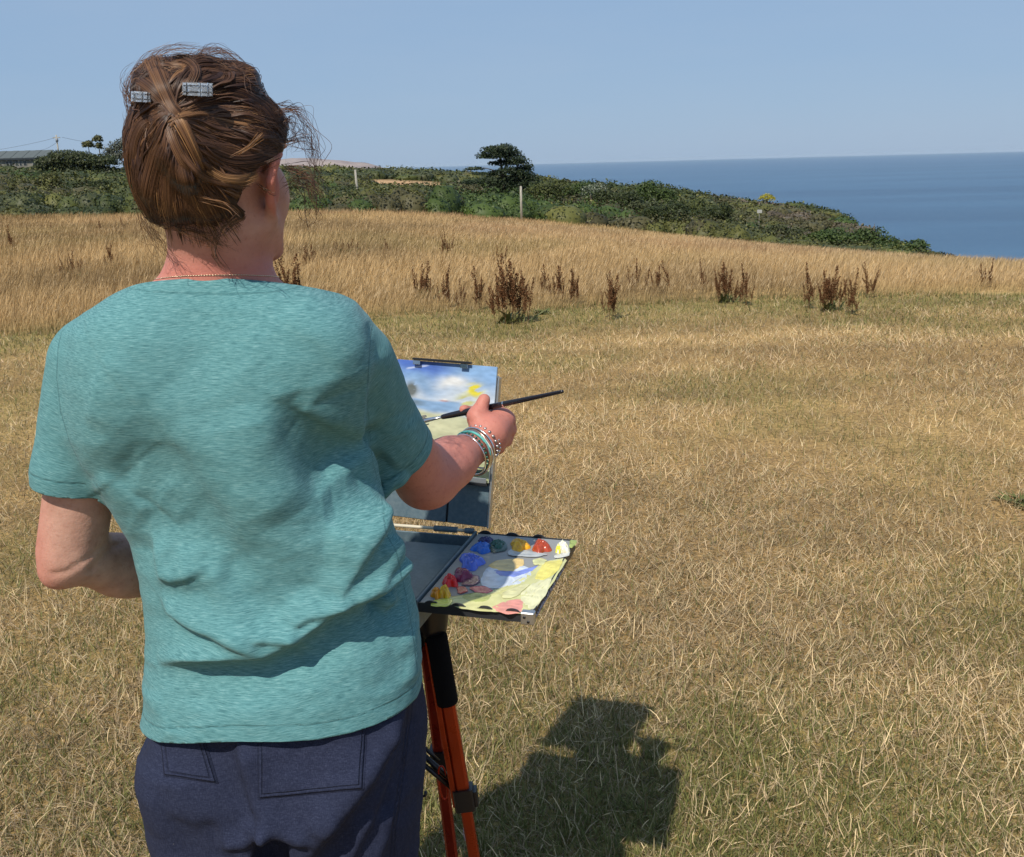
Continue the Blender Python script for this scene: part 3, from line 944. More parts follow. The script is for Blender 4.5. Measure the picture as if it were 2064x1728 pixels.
DOCKS = [(985, 1076, 506, 612, 'largest dark red-brown dock plant, right of centre in the meadow', 13),
         (956, 972, 530, 590, 'thin dock plant just left of the largest one', 3), (828, 880, 517, 570, 'loose brown dock plant nearest the right shoulder of the woman', 7),
         (884, 912, 527, 585, 'narrow leaning dock plant second from the shoulder', 5), (920, 940, 560, 588, 'bent brown dock stalk low in the grass', 2),
         (1088, 1104, 522, 560, 'small dock plant just right of the largest one', 3), (1108, 1142, 524, 575, 'ragged dock plant with leaning stalks right of the largest one', 4), (1145, 1172, 520, 578, 'dense upright dock plant third to the right of the largest', 5),
         (1216, 1250, 540, 606, 'spindly grey-brown dock plant rooted low near the mown edge', 6), (1268, 1290, 522, 556, 'pair of short dock stalks left of a close trio', 3), (1300, 1306, 526, 556, 'single thin dock stalk between pairs', 1),
         (1314, 1338, 522, 560, 'close dock trio in the right part of the meadow', 4), (1344, 1354, 525, 560, 'single dock stalk right of the trio', 1), (1412, 1424, 520, 556, 'lone faint dock stalk left of a dark clump', 2),
         (1438, 1490, 518, 575, 'dark red-brown dock clump with many stalks right of the lone faint one', 9), (1494, 1512, 530, 580, 'short dense dock plant touching the dark clump', 4), (1624, 1642, 530, 586, 'thin dock plant left of the widest right-hand clump', 3),
         (1646, 1700, 522, 590, 'wide tall dock clump in the right half of the meadow', 10), (1706, 1732, 540, 595, 'thin dock stalks right of the wide clump', 4), (1742, 1768, 532, 566, 'small group of dock stalks at right of the wide clump', 4),
         (1974, 2000, 520, 546, 'last dock plant, against the sea near the right edge', 5), (545, 622, 500, 604, 'tall dock plant beside the neck of the woman', 11), (602, 640, 484, 520, 'dock plant seen through the flyaway hair', 5),
         (116, 168, 504, 534, 'dark dock plant in the meadow left of the shoulder', 7), (206, 236, 486, 518, 'small dock plant between shoulder and hair on the left', 5), (233, 260, 436, 452, 'tiny dock plant near the far edge beside the hair', 4), (192, 208, 438, 455, 'tiny dock plant left of the one beside the hair', 3),
         (20, 30, 450, 490, 'thin lone dock stalk at the far left of the meadow', 2), (98, 106, 444, 456, 'tiny lone dock stalk far off in the left meadow', 1), (878, 918, 466, 496, 'distant dark dock group above the loose brown plant', 6),
         (988, 1024, 490, 512, 'three faint distant dock stalks above the largest plant', 3), (768, 786, 470, 494, 'faint distant dock plant above the painting', 2), (660, 735, 478, 492, 'low distant row of brown docks right of the hair', 8)]
for (a, b, c, d, lab, n) in DOCKS: dock(a, b, c, d, lab, max(n, int(n * 1.5)) if n > 1 else 1)
def weed(px, py, Y, s, label):
    b = P(px, py, Y); r = empty('green_weed', (b[0], Y, H1(b[0], Y)))
    for k in range(3):
        o = bpy.data.objects.new('leaf_tuft', TUFT); col.objects.link(o); o.parent = r
        o.scale = (s, s, s * .5); o.rotation_euler = (0, 0, k * 1.1); o.location = (random.uniform(-.1, .1) * s, random.uniform(-.1, .1) * s, 0)
    tag(r, label, 'weed')
weed(1096, 640, 10.5, .8, 'small dark green weed on the mown strip below the largest dock')
weed(2050, 1020, float(PZ(2050, 1020, 0)[1]), .55, 'flat green weed in the mown grass at the right edge')

# ------------------------------------------------------------------ implicit surfaces
def v3(*a): return np.array(a, float)
def cone(p, a, b, ra, rb):
    a = np.asarray(a); b = np.asarray(b); ab = b - a
    t = np.clip((p - a) @ ab / (ab @ ab), 0, 1)
    return np.linalg.norm(p - a - t[:, None] * ab, axis=1) - (ra + (rb - ra) * t)
def ellip(p, c, r, R=None):
    q = p - np.asarray(c)
    if R is not None: q = q @ R
    r = np.asarray(r)
    k0 = np.linalg.norm(q / r, axis=1); k1 = np.linalg.norm(q / (r * r), axis=1) + 1e-9
    return k0 * (k0 - 1) / k1
def smin(a, b, k):
    h = np.clip(.5 + .5 * (b - a) / k, 0, 1)
    return b * (1 - h) + a * h - k * h * (1 - h)
def smax(a, b, k): return -smin(-a, -b, k)

def polygonise(f, lo, hi, h, blk=8, slack=1.6):
    """sparse surface nets of f = 0 over a box"""
    lo = np.asarray(lo, float); hi = np.asarray(hi, float)
    nb = np.ceil((hi - lo) / (h * blk)).astype(int)
    I = np.stack(np.meshgrid(*[np.arange(k) for k in nb], indexing='ij'), -1).reshape(-1, 3)
    cen = lo + (I + .5) * blk * h
    d = f(cen)
    I = I[np.abs(d) < blk * h * .87 * slack + h]
    m = blk + 1
    g = np.stack(np.meshgrid(*[np.arange(m)] * 3, indexing='ij'), -1).reshape(-1, 3)
    N = nb * blk + 2
    Vs = []; IDs = []; QS = []
    for s in range(0, len(I), 400):
        B = I[s:s + 400] * blk
        gp = B[:, None] + g[None]
        val = f((lo + gp.reshape(-1, 3) * h)).reshape(len(B), m, m, m)
        neg = val < 0
        c8 = [(a, b, c) for a in (0, 1) for b in (0, 1) for c in (0, 1)]
        st = np.stack([neg[:, a:a + blk, b:b + blk, c:c + blk] for a, b, c in c8], -1)
        sv = np.stack([val[:, a:a + blk, b:b + blk, c:c + blk] for a, b, c in c8], -1)
        act = st.any(-1) & ~st.all(-1)
        w = np.argwhere(act)
        if not len(w): continue
        v8 = sv[act]; s8 = st[act]
        cell = B[w[:, 0]] + w[:, 1:]
        pos = np.zeros((len(w), 3)); cnt = np.zeros(len(w))
        C8 = np.array(c8, float)
        for i in range(8):
            for j in range(i + 1, 8):
                if np.abs(C8[i] - C8[j]).sum() != 1: continue
                cr = s8[:, i] != s8[:, j]
                t = np.where(cr, v8[:, i] / (v8[:, i] - v8[:, j] + 1e-30), 0)[:, None]
                pos += np.where(cr[:, None], C8[i] * (1 - t) + C8[j] * t, 0); cnt += cr
        pos /= cnt[:, None]
        Vs.append(lo + (cell + pos) * h)
        IDs.append((cell[:, 0] * N[1] + cell[:, 1]) * N[2] + cell[:, 2])
        for ax in range(3):
            cj = c8.index(tuple(1 if k == ax else 0 for k in range(3)))
            k = s8[:, 0] != s8[:, cj]
            b1 = np.eye(3, dtype=int)[(ax + 1) % 3]; b2 = np.eye(3, dtype=int)[(ax + 2) % 3]
            cc = cell[k]
            q = np.stack([cc, cc - b1, cc - b1 - b2, cc - b2], 1)
            q = (q[..., 0] * N[1] + q[..., 1]) * N[2] + q[..., 2]
            fl = ~s8[k, 0]
            q[fl] = q[fl][:, ::-1]
            QS.append(q)
    V = np.concatenate(Vs); ID = np.concatenate(IDs); Q = np.concatenate(QS)
    o = np.argsort(ID); ID = ID[o]; V = V[o]
    ix = np.searchsorted(ID, Q); ix = np.clip(ix, 0, len(ID) - 1)
    ok = (ID[ix] == Q).all(1)
    return V, ix[ok]

def vnormals(V, F):
    n = np.zeros_like(V)
    a, b, c = V[F[:, 0]], V[F[:, 1]], V[F[:, 2]]
    fn = np.cross(V[F[:, 2]] - V[F[:, 0]], V[F[:, 3]] - V[F[:, 1]]) if F.shape[1] == 4 else np.cross(b - a, c - a)
    for k in range(F.shape[1]): np.add.at(n, F[:, k], fn)
    return n / (np.linalg.norm(n, axis=1)[:, None] + 1e-12)

def smooth_mesh(V, F, it=1, lam=.5, mask=None):
    for _ in range(it):
        s = np.zeros_like(V); c = np.zeros(len(V))
        for k in range(F.shape[1]):
            a = F[:, k]; b = F[:, (k + 1) % F.shape[1]]
            np.add.at(s, a, V[b]); np.add.at(c, a, 1)
            np.add.at(s, b, V[a]); np.add.at(c, b, 1)
        m = s / np.maximum(c, 1)[:, None]
        w = lam if mask is None else lam * mask[:, None]
        V = V * (1 - w) + m * w
    return V

def clip_mesh(V, F, g):
    """keep the part with g > 0, cutting the crossing quads exactly"""
    ins = g > 0
    fi = ins[F]
    full = F[fi.all(1)]
    cross = F[fi.any(1) & ~fi.all(1)]
    newV = []; cache = {}
    tris = []
    def cut(i, j):
        k = (i, j) if i < j else (j, i)
        if k not in cache:
            t = g[k[0]] / (g[k[0]] - g[k[1]])
            cache[k] = len(V) + len(newV)
            newV.append(V[k[0]] * (1 - t) + V[k[1]] * t)
        return cache[k]
    for q in cross:
        poly = []
        for k in range(len(q)):
            i, j = int(q[k]), int(q[(k + 1) % len(q)])
            if ins[i]: poly.append(i)
            if ins[i] != ins[j]: poly.append(cut(i, j))
        for k in range(1, len(poly) - 1): tris.append((poly[0], poly[k], poly[k + 1]))
    V2 = np.concatenate([V, np.array(newV)]) if newV else V
    T = np.array(tris, int).reshape(-1, 3)
    used = np.unique(np.concatenate([full.ravel(), T.ravel()]))
    mp = -np.ones(len(V2), int); mp[used] = np.arange(len(used))
    return V2[used], mp[full], mp[T]

def seg_dist(X, pts):
    """distance, side and parameter of 2-D points X to a polyline"""
    best = np.full(len(X), 1e9); side = np.zeros(len(X)); par = np.zeros(len(X))
    L = [0]
    for a, b in zip(pts[:-1], pts[1:]): L.append(L[-1] + np.linalg.norm(np.subtract(b, a)))
    for k, (a, b) in enumerate(zip(pts[:-1], pts[1:])):
        a = np.asarray(a); b = np.asarray(b); ab = b - a; l2 = ab @ ab
        t = np.clip((X - a) @ ab / l2, 0, 1)
        d = X - a - t[:, None] * ab
        dist = np.linalg.norm(d, axis=1)
        m = dist < best
        best[m] = dist[m]
        cr = ab[0] * (X[:, 1] - a[1]) - ab[1] * (X[:, 0] - a[0])
        side[m] = np.sign(cr[m])
        par[m] = (L[k] + t[m] * math.sqrt(l2)) / L[-1]
    return best, side, par

def back_xz(pts, Y): return [tuple(P(x, y, Y)[[0, 2]]) for x, y in pts]

def fold_disp(V, folds):
    """sum of cloth folds; each: picture polyline, plane Y, ridge height, ridge width, width below, side (+1 ridge above/left)"""
    X = V[:, [0, 2]]
    D = np.zeros(len(V))
    for (pts, Y, amp, w1, w2, sgn, tail) in folds:
        pl = back_xz(pts, Y)
        d, s, t = seg_dist(X, pl)
        s = s * sgn
        taper = np.clip(np.minimum(t / .18 + .05, (1 - t) / .18 + .05), 0, 1)
        up = (d / w1) * np.exp(1 - d / w1)
        dn = -tail * (d / w2) * np.exp(1 - d / w2)
        # ends fade with distance beyond the line
        D += amp * taper * np.where(s > 0, up, dn)
    return D

# ------------------------------------------------------------------ body proportions
YH = 1.22
HC = P(433, 345, YH)                       # centre of the head
YAW = math.radians(17)
HR = np.array([math.cos(YAW), -math.sin(YAW), 0]); HF = np.array([math.sin(YAW), math.cos(YAW), 0]); HU = v3(0, 0, 1)
HM = np.stack([HR, HF, HU], 1)             # head axes as columns
def hd(a, b, c): return HC + HR * a + HF * b + HU * c

# rows of the shirt: picture y, left x, right x, half depth, middle Y
ROWS = [(535, 345, 522, .055, 1.232), (548, 322, 540, .060, 1.230), (558, 288, 560, .066, 1.228), (572, 262, 600, .073, 1.228), (585, 232, 642, .080, 1.228), (600, 205, 684, .087, 1.228), (620, 170, 722, .094, 1.227),
        (650, 142, 746, .102, 1.226), (700, 131, 750, .110, 1.224), (760, 130, 748, .117, 1.222), (850, 140, 752, .122, 1.222), (940, 186, 762, .122, 1.225), (1000, 224, 772, .119, 1.228),
        (1060, 252, 792, .116, 1.23), (1120, 274, 810, .116, 1.23), (1180, 292, 830, .118, 1.23), (1240, 302, 844, .122, 1.228), (1320, 304, 850, .133, 1.222), (1400, 300, 857, .143, 1.220), (1500, 290, 862, .150, 1.218), (1620, 288, 868, .152, 1.218)]
_r = []
for (py, xl, xr, b, yc) in ROWS:
    A = P(xl, py, yc); B = P(xr, py, yc)
    _r.append(((A[2] + B[2]) / 2, (A[0] + B[0]) / 2, (B[0] - A[0]) / 2 * .985, b, yc, (B[2] - A[2]) / (B[0] - A[0])))
_r = np.array(_r)[::-1]
def loft(p, rows, off=0.0, n=2.35):
    zz = p[:, 2]
    cx = np.interp(zz, rows[:, 0], rows[:, 1]); a = np.interp(zz, rows[:, 0], rows[:, 2]) + off
    b = np.interp(zz, rows[:, 0], rows[:, 3]) + off; cy = np.interp(zz, rows[:, 0], rows[:, 4])
    x = p[:, 0] - cx; y = p[:, 1] - cy
    k = ((np.abs(x) / a) ** n + (np.abs(y) / b) ** n) ** (1 / n) + 1e-6
    r = np.hypot(x, y)
    d = r * (1 - 1 / k)
    d = np.where(k < .3, -np.minimum(a, b) * .7, d)
    top = zz - rows[-1, 0]; bot = rows[0, 0] - zz
    return np.maximum(d, np.maximum(top, bot))

HS = 1.0                                   # the hand is built around its wrist at this scale
SLA, SLB, SLC = P(198, 738, 1.226), P(157, 950, 1.222), P(152, 1030, 1.22)
SRA, SRB, SRC = P(700, 738, 1.235), P(762, 866, 1.325), P(824, 940, 1.395)
ELB_L, WR_L, HD_L = P(143, 1108, 1.225), P(335, 1168, 1.36), P(400, 1150, 1.42)
ELB_R, WR_R = P(857, 964, 1.415), P(966, 896, 1.535 * HS)

def region(p, m, f, big=.25):
    d = np.full(len(p), big)
    if m.any(): d[m] = f(p[m])
    return d
HEML = P(152, 978, 1.222); ul = SLC - SLB; ul /= np.linalg.norm(ul)
HEMR = P(796, 913, 1.36); ur = ELB_R - SRA; ur = ur / np.linalg.norm(ur); ur = ur + v3(.10, .0, -.15); ur /= np.linalg.norm(ur)
def sd_sleeve_l(p):
    d = smin(cone(p, SLA, SLB, .062, .0545), cone(p, SLB, SLC, .0545, .0535), .01)
    return smax(d, (p - HEML) @ ul - .007, .002)
def sd_sleeve_r(p):
    d = smin(cone(p, SRA, SRB, .062, .0585), cone(p, SRB, SRC, .0585, .0560), .012)
    return smax(d, (p - HEMR) @ ur - .007, .002)
def sd_torso(p):
    d = loft(p, _r)
    # shoulder blades, the right one pushed out by the raised arm
    d = smin(d, ellip(p, P(300, 760, 1.165), (.075, .055, .085)), .05)
    d = smin(d, ellip(p, P(600, 750, 1.168), (.085, .058, .085)), .05)
    return d
def sd_shirt(p):
    t = sd_torso(p)
    return smin(smin(t, sd_sleeve_l(p), .016), sd_sleeve_r(p), .016)

def sd_hand_r(p0):
    return HS * _hand_r(CAMP + (p0 - CAMP) / HS)
def _hand_r(p):
    W = P(966, 896, 1.535)
    d = cone(p, W, P(985, 872, 1.555), .0255, .027)
    ax = np.array([[.86, -.1, .35]])
    d = smin(d, cone(p, P(990, 872, 1.555), P(1012, 848, 1.585), .027, .022), .015)
    d = smin(d, cone(p, P(990, 888, 1.56), P(1014, 875, 1.585), .024, .018), .015)
    K = [(P(1000, 838, 1.592), P(978, 838, 1.628), P(950, 832, 1.63), P(935, 826, 1.612), .0125),
         (P(1020, 846, 1.600), P(1002, 862, 1.640), P(972, 868, 1.638), P(962, 866, 1.615), .0125),
         (P(1024, 864, 1.600), P(1010, 884, 1.634), P(984, 890, 1.630), P(976, 884, 1.610), .0118),
         (P(1017, 886, 1.594), P(1006, 904, 1.622), P(986, 908, 1.618), P(978, 900, 1.602), .0105)]
    for (a, b, c, e, r) in K:
        f = smin(cone(p, P(985, 872, 1.56), a, .013, r), smin(cone(p, a, b, r, r * .92), smin(cone(p, b, c, r * .9, r * .82), cone(p, c, e, r * .82, r * .72), .004), .004), .006)
        d = smin(d, f, .005)
    # knuckles and the hollows between the tendons
    for (x, y, Y, r) in ((1004, 836, 1.588, .0128), (1024, 846, 1.594, .0130), (1028, 866, 1.594, .0122), (1021, 888, 1.588, .0110)):
        d = smin(d, ellip(p, P(x, y, Y), (r, r, r)), .004)
    for (a_, b_) in (((1016, 838, 1.578), (994, 856, 1.552)), ((1030, 857, 1.582), (1000, 868, 1.552)), ((1028, 879, 1.580), (1000, 882, 1.552))):
        d = smax(d, -cone(p, P(*a_), P(*b_), .0035, .0020), .006)
    # thumb laid along the brush
    th = smin(cone(p, P(970, 872, 1.548), P(962, 840, 1.562), .018, .0150), cone(p, P(962, 840, 1.562), P(976, 806, 1.574), .0145, .0105), .008)
    th = smin(th, cone(p, P(985, 866, 1.555), P(962, 842, 1.560), .017, .014), .01)
    return smin(d, th, .006)
def sd_hand_l(p):
    u = (HD_L - WR_L); u /= np.linalg.norm(u)
    s = v3(0, 0, -1)
    pal = WR_L + u * .045
    d = smin(cone(p, WR_L, WR_L + u * .07, .024, .030), cone(p, WR_L + u * .05 + s * .015, WR_L + u * .075 + s * .018, .018, .016), .01)
    for k, (o, l) in enumerate(((.026, .066), (.009, .075), (-.008, .070), (-.024, .055))):
        a = WR_L + u * .085 + v3(0, 0, o)
        b = a + u * l * .5 + v3(0, .012, -.003); c = b + u * l * .4 + v3(0, .02, -.004) * -1.5
        d = smin(d, smin(cone(p, a, b, .0098, .009), cone(p, b, c, .009, .0075), .004), .006)
    t0 = WR_L + u * .03 + v3(0, 0, .02)
    d = smin(d, smin(cone(p, t0, t0 + u * .035 + v3(0, -.01, .022), .014, .012), cone(p, t0 + u * .035 + v3(0, -.01, .022), t0 + u * .062 + v3(0, -.012, .024), .0115, .009), .004), .008)
    return d

def sd_head(p):
    q = (p - HC) @ HM
    d = ellip(q, (0, -.008, .016), (.069, .089, .092))
    d = smin(d, ellip(q, (0, .045, -.045), (.052, .053, .062)), .02)
    for s in (-1, 1):
        d = smin(d, ellip(q, (s * .040, .042, -.030), (.026, .038, .040)), .015)
        d = smin(d, cone(q, v3(s * .056, .005, -.060), v3(s * .022, .080, -.098), .016, .014), .02)
    d = smin(d, ellip(q, (0, .084, -.100), (.020, .018, .016)), .015)
    d = smin(d, cone(q, v3(0, .094, .005), v3(0, .116, -.030), .008, .012), .01)
    for s in (-1, 1): d = smin(d, ellip(q, (s * .011, .106, -.034), (.008, .010, .007)), .006)
    d = smin(d, ellip(q, (0, .090, .028), (.050, .014, .010)), .012)
    d = smax(d, -ellip(q, (-.031, .100, .008), (.018, .014, .011)), .010)
    d = smax(d, -ellip(q, (.031, .100, .008), (.018, .014, .011)), .010)
    d = smin(d, ellip(q, (0, .098, -.060), (.022, .009, .005)), .005)
    d = smin(d, ellip(q, (0, .096, -.070), (.019, .009, .006)), .005)
    d = smin(d, cone(q, v3(0, .02, -.105), v3(0, -.005, -.08), .03, .045), .03)
    return d
def sd_ear(p, s):
    q = (p - HC) @ HM
    q = q * np.array([s, 1, 1])
    pts = [(.070, .000, -.052), (.080, -.016, -.036), (.089, -.026, -.012), (.093, -.022, .008), (.090, -.006, .018), (.078, .008, .012)]
    rr = [.0070, .0058, .0056, .0058, .0054, .0045]
    d = cone(q, v3(.068, .008, -.056), v3(*pts[0]), .0075, .0060)
    for k in range(len(pts) - 1): d = smin(d, cone(q, v3(*pts[k]), v3(*pts[k + 1]), rr[k], rr[k + 1]), .003)
    d = smin(d, ellip(q, (.074, -.001, -.018), (.0080, .015, .026)), .006)
    return d
NKB = P(440, 556, 1.235)
def sd_body(p):
    d = region(p, p[:, 2] > 1.36, sd_head)
    d = smin(d, cone(p, hd(0, -.018, -.055), P(442, 520, 1.232), .048, .0490), .03)
    d = smin(d, cone(p, P(442, 520, 1.232), P(440, 600, 1.236), .0490, .050), .025)
    # trapezius
    for (x, y) in ((250, 652), (632, 652)):
        d = smin(d, cone(p, P(436, 580, 1.222), P(x, y + 16, 1.228), .046, .032), .03)
    d = np.minimum(d, region(p, p[:, 2] > 1.46, lambda q: np.minimum(sd_ear(q, 1), sd_ear(q, -1))))
    tor = np.maximum(loft(p, _r, -.046), P(440, 1540, 1.2)[2] - p[:, 2])
    tor = np.maximum(tor, p[:, 2] - P(440, 640, 1.2)[2])
    d = smin(d, tor, .02)
    # left arm
    d = smin(d, cone(p, SLA, ELB_L, .045, .0425), .015)
    d = smin(d, ellip(p, ELB_L + v3(-.014, -.010, -.026), (.026, .026, .024)), .014)
    d = smin(d, cone(p, ELB_L + v3(.004, 0, -.006), ELB_L + (WR_L - ELB_L) * .55, .0385, .040), .010)
    d = smin(d, cone(p, ELB_L + (WR_L - ELB_L) * .5, WR_L, .040, .028), .02)
    d = smin(d, region(p, (p[:, 1] > 1.28) & (p[:, 0] < -.28) & (p[:, 2] > .9) & (p[:, 2] < 1.2), sd_hand_l), .008)
    # right arm
    d = smin(d, cone(p, SRA, ELB_R, .0415, .0420), .015)
    fa = smin(cone(p, ELB_R, WR_R, .042, .0255), cone(p, ELB_R + (WR_R - ELB_R) * .12, ELB_R + (WR_R - ELB_R) * .42, .044, .040), .02)
    d = smin(d, fa, .02)
    d = smin(d, region(p, (p[:, 1] > 1.42) & (p[:, 0] > -.2) & (p[:, 2] > 1.0), sd_hand_r), .008)
    # hips and legs inside the trousers
    for (hx, kx, ax, s) in ((-.405, -.425, -.435, -1), (-.235, -.225, -.215, 1)):
        leg = smin(cone(p, v3(hx, 1.225, .80), v3(kx, 1.235, .46), .062, .050), cone(p, v3(kx, 1.235, .46), v3(ax, 1.20, .10), .050, .036), .02)
        leg = smin(leg, cone(p, v3(ax, 1.19, .055), v3(ax + s * .02, 1.33, .035), .034, .028), .02)
        d = smin(d, leg, .03)
    return d

def tpoints(lst, Y): return [(x, y) for x, y in lst]

# ------------------------------------------------------------------ skin
def skin_material():
    m = mat('skin', (.5, .3, .24), .55, .3)
    t = NT(m)
    red = t.attr('flush_shade').outputs['Fac']
    pos = t.pos(True)
    n1 = t.noise(pos, 38, 4, .6); n2 = t.noise(pos, 9, 3); n3 = t.noise(pos, 260, 2)
    base = t.ramp(n1, [(.3, (.43, .235, .175)), (.5, (.50, .285, .215)), (.72, (.56, .33, .25))])
    pink = t.ramp(n2, [(.3, (.50, .165, .125)), (.7, (.56, .21, .16))])
    c = t.mix(red, base, pink)
    c = t.mix(1.0, c, t.ramp(t.noise(pos, 150, 2, .5), [(.28, (.92, .88, .86)), (.40, (1, 1, 1))]), 'MULTIPLY')
    c = t.mix(1.0, c, t.ramp(t.noise(pos, 75, 4, .65), [(.30, (.93, .90, .89)), (.5, (1, 1, 1)), (.7, (1.04, 1.03, 1.02))]), 'MULTIPLY')
    t.color(c)
    t.b.inputs['Subsurface Weight'].default_value = .06
    t.b.inputs['Subsurface Radius'].default_value = (.012, .004, .002)
    t.b.inputs['Subsurface Scale'].default_value = .6
    t.normal(t.bump(n3, .4, .0012, t.bump(n1, .15, .002)))
    return m
M_skin = skin_material()
M_black = mat('black plastic', (.012, .012, .014), .35)

person = empty('person', (-.325, 1.22, 0))
tag(person, 'woman seen from behind in teal t-shirt and navy trousers painting at an easel', 'person')
PLOC = Matrix.Translation((.325, -1.22, 0))
POFF = np.array([-.325, 1.22, 0])
def pmesh(name, V, F, m, smooth=True, **kw):
    return mesh_np(name, V - POFF, F, m, kw.pop('parent', person), smooth=smooth, **kw)

V, F = polygonise(sd_body, (-.72, .95, -.01), (.09, 1.72, 1.72), .0041, slack=1.7)
V = smooth_mesh(V, F, 1, .5)
flush_shade = sstep(P(430, 480, 1.2)[2], P(430, 530, 1.2)[2], V[:, 2]) * 0
zn = V[:, 2]
flush_shade = np.clip(1 - np.abs(zn - P(430, 545, 1.2)[2]) / .07, 0, 1) * .9
armr = sstep(P(800, 900, 1.4)[0] - .02, P(860, 900, 1.42)[0], V[:, 0]) * (V[:, 1] > 1.27)
flush_shade = np.maximum(flush_shade, .85 * armr)  # right arm redder and darker: its shade put into the skin colour
flush_shade = np.maximum(flush_shade, .6 * sstep(P(150, 1050, 1.22)[0], P(75, 1050, 1.22)[0], V[:, 0]) * (V[:, 2] < 1.3))
flush_shade = np.maximum(flush_shade, .25 * (V[:, 2] > 1.45))
_q = (V - HC) @ HM
flush_shade = np.maximum(flush_shade, .9 * sstep(.072, .080, _q[:, 0]) * (np.abs(_q[:, 2] + .015) < .06))
_n = vnormals(V, F)
_d, _s, _t2 = seg_dist(V[:, [0, 2]], back_xz([(108, 1158), (135, 1152), (160, 1138), (186, 1122)], 1.185))
V = V - _n * (.0022 * np.exp(-(_d / .0042) ** 2) * (_n[:, 1] < 0) * (V[:, 0] < -.5))[:, None]
_d, _s, _t2 = seg_dist(V[:, [0, 2]], back_xz([(196, 1140), (214, 1118), (232, 1098)], 1.22))
V = V - _n * (.003 * np.exp(-(_d / .005) ** 2) * (_n[:, 1] < 0) * (V[:, 0] < -.5))[:, None]
BODY_V, BODY_F = V, F
body = pmesh('body', V, F, M_skin, attrs={'flush_shade': flush_shade})
body_bvh = BVHTree.FromPolygons([Vector(q) for q in V.astype(float)], [tuple(q) for q in F.tolist()])

# eyes, set in their sockets
M_eye = mat('eye white', (.7, .68, .65), .15); M_iris = mat('iris', (.08, .12, .12), .1)
for s in (-1, 1):
    c = hd(s * .030, .074, .006)
    mb = MB(); mb.tube([c - HF * .008 + HF * .016 * k / 6 for k in range(7)], [.0005 + .0095 * math.sin(math.pi * (k + .3) / 6.6) for k in range(7)], 10)
    e = mb.build('eye', M_eye, person, True, PLOC)
    mb = MB(); mb.tube([c + HF * .0075, c + HF * .0092], [.0045, .0035], 10); mb.build('iris', M_iris, e, True, PLOC)

# ------------------------------------------------------------------ shirt
def shirt_material():
    m = mat('teal heather jersey', (.12, .36, .38), .85, .15)
    t = NT(m)
    wv = t.attr('weave').outputs['Vector']
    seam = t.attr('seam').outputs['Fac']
    fine = t.noise(t.mapv(wv, (70, 980, 1)), 1.0, 3, .7)
    mid = t.noise(t.mapv(wv, (34, 420, 1)), 1.0, 3, .6)
    yarn = t.noise(t.mapv(wv, (600, 1500, 1)), 1.0, 2, .6)
    f = t.math('ADD', t.math('MULTIPLY', fine, .78), t.math('MULTIPLY', mid, .22))
    c = t.ramp(f, [(.38, (.050, .150, .164)), (.47, (.088, .226, .240)), (.54, (.118, .280, .292)), (.65, (.205, .380, .386))])
    c = t.mix(.16, c, t.ramp(t.noise(wv, 5, 3), [(.3, (.07, .20, .21)), (.7, (.14, .29, .29))]))
    # stitched seams: a shallow groove, its colour mixed darker along the line
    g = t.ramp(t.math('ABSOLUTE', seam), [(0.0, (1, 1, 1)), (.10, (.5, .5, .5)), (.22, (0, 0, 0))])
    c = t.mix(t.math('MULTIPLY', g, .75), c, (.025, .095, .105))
    t.color(c)
    t.b.inputs['Sheen Weight'].default_value = .06
    t.b.inputs['Sheen Roughness'].default_value = .5
    b1 = t.bump(t.math('ADD', fine, t.math('MULTIPLY', yarn, .6)), .3, .0008)
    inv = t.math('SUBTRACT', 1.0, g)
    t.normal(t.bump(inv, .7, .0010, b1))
    return m
M_shirt = shirt_material()

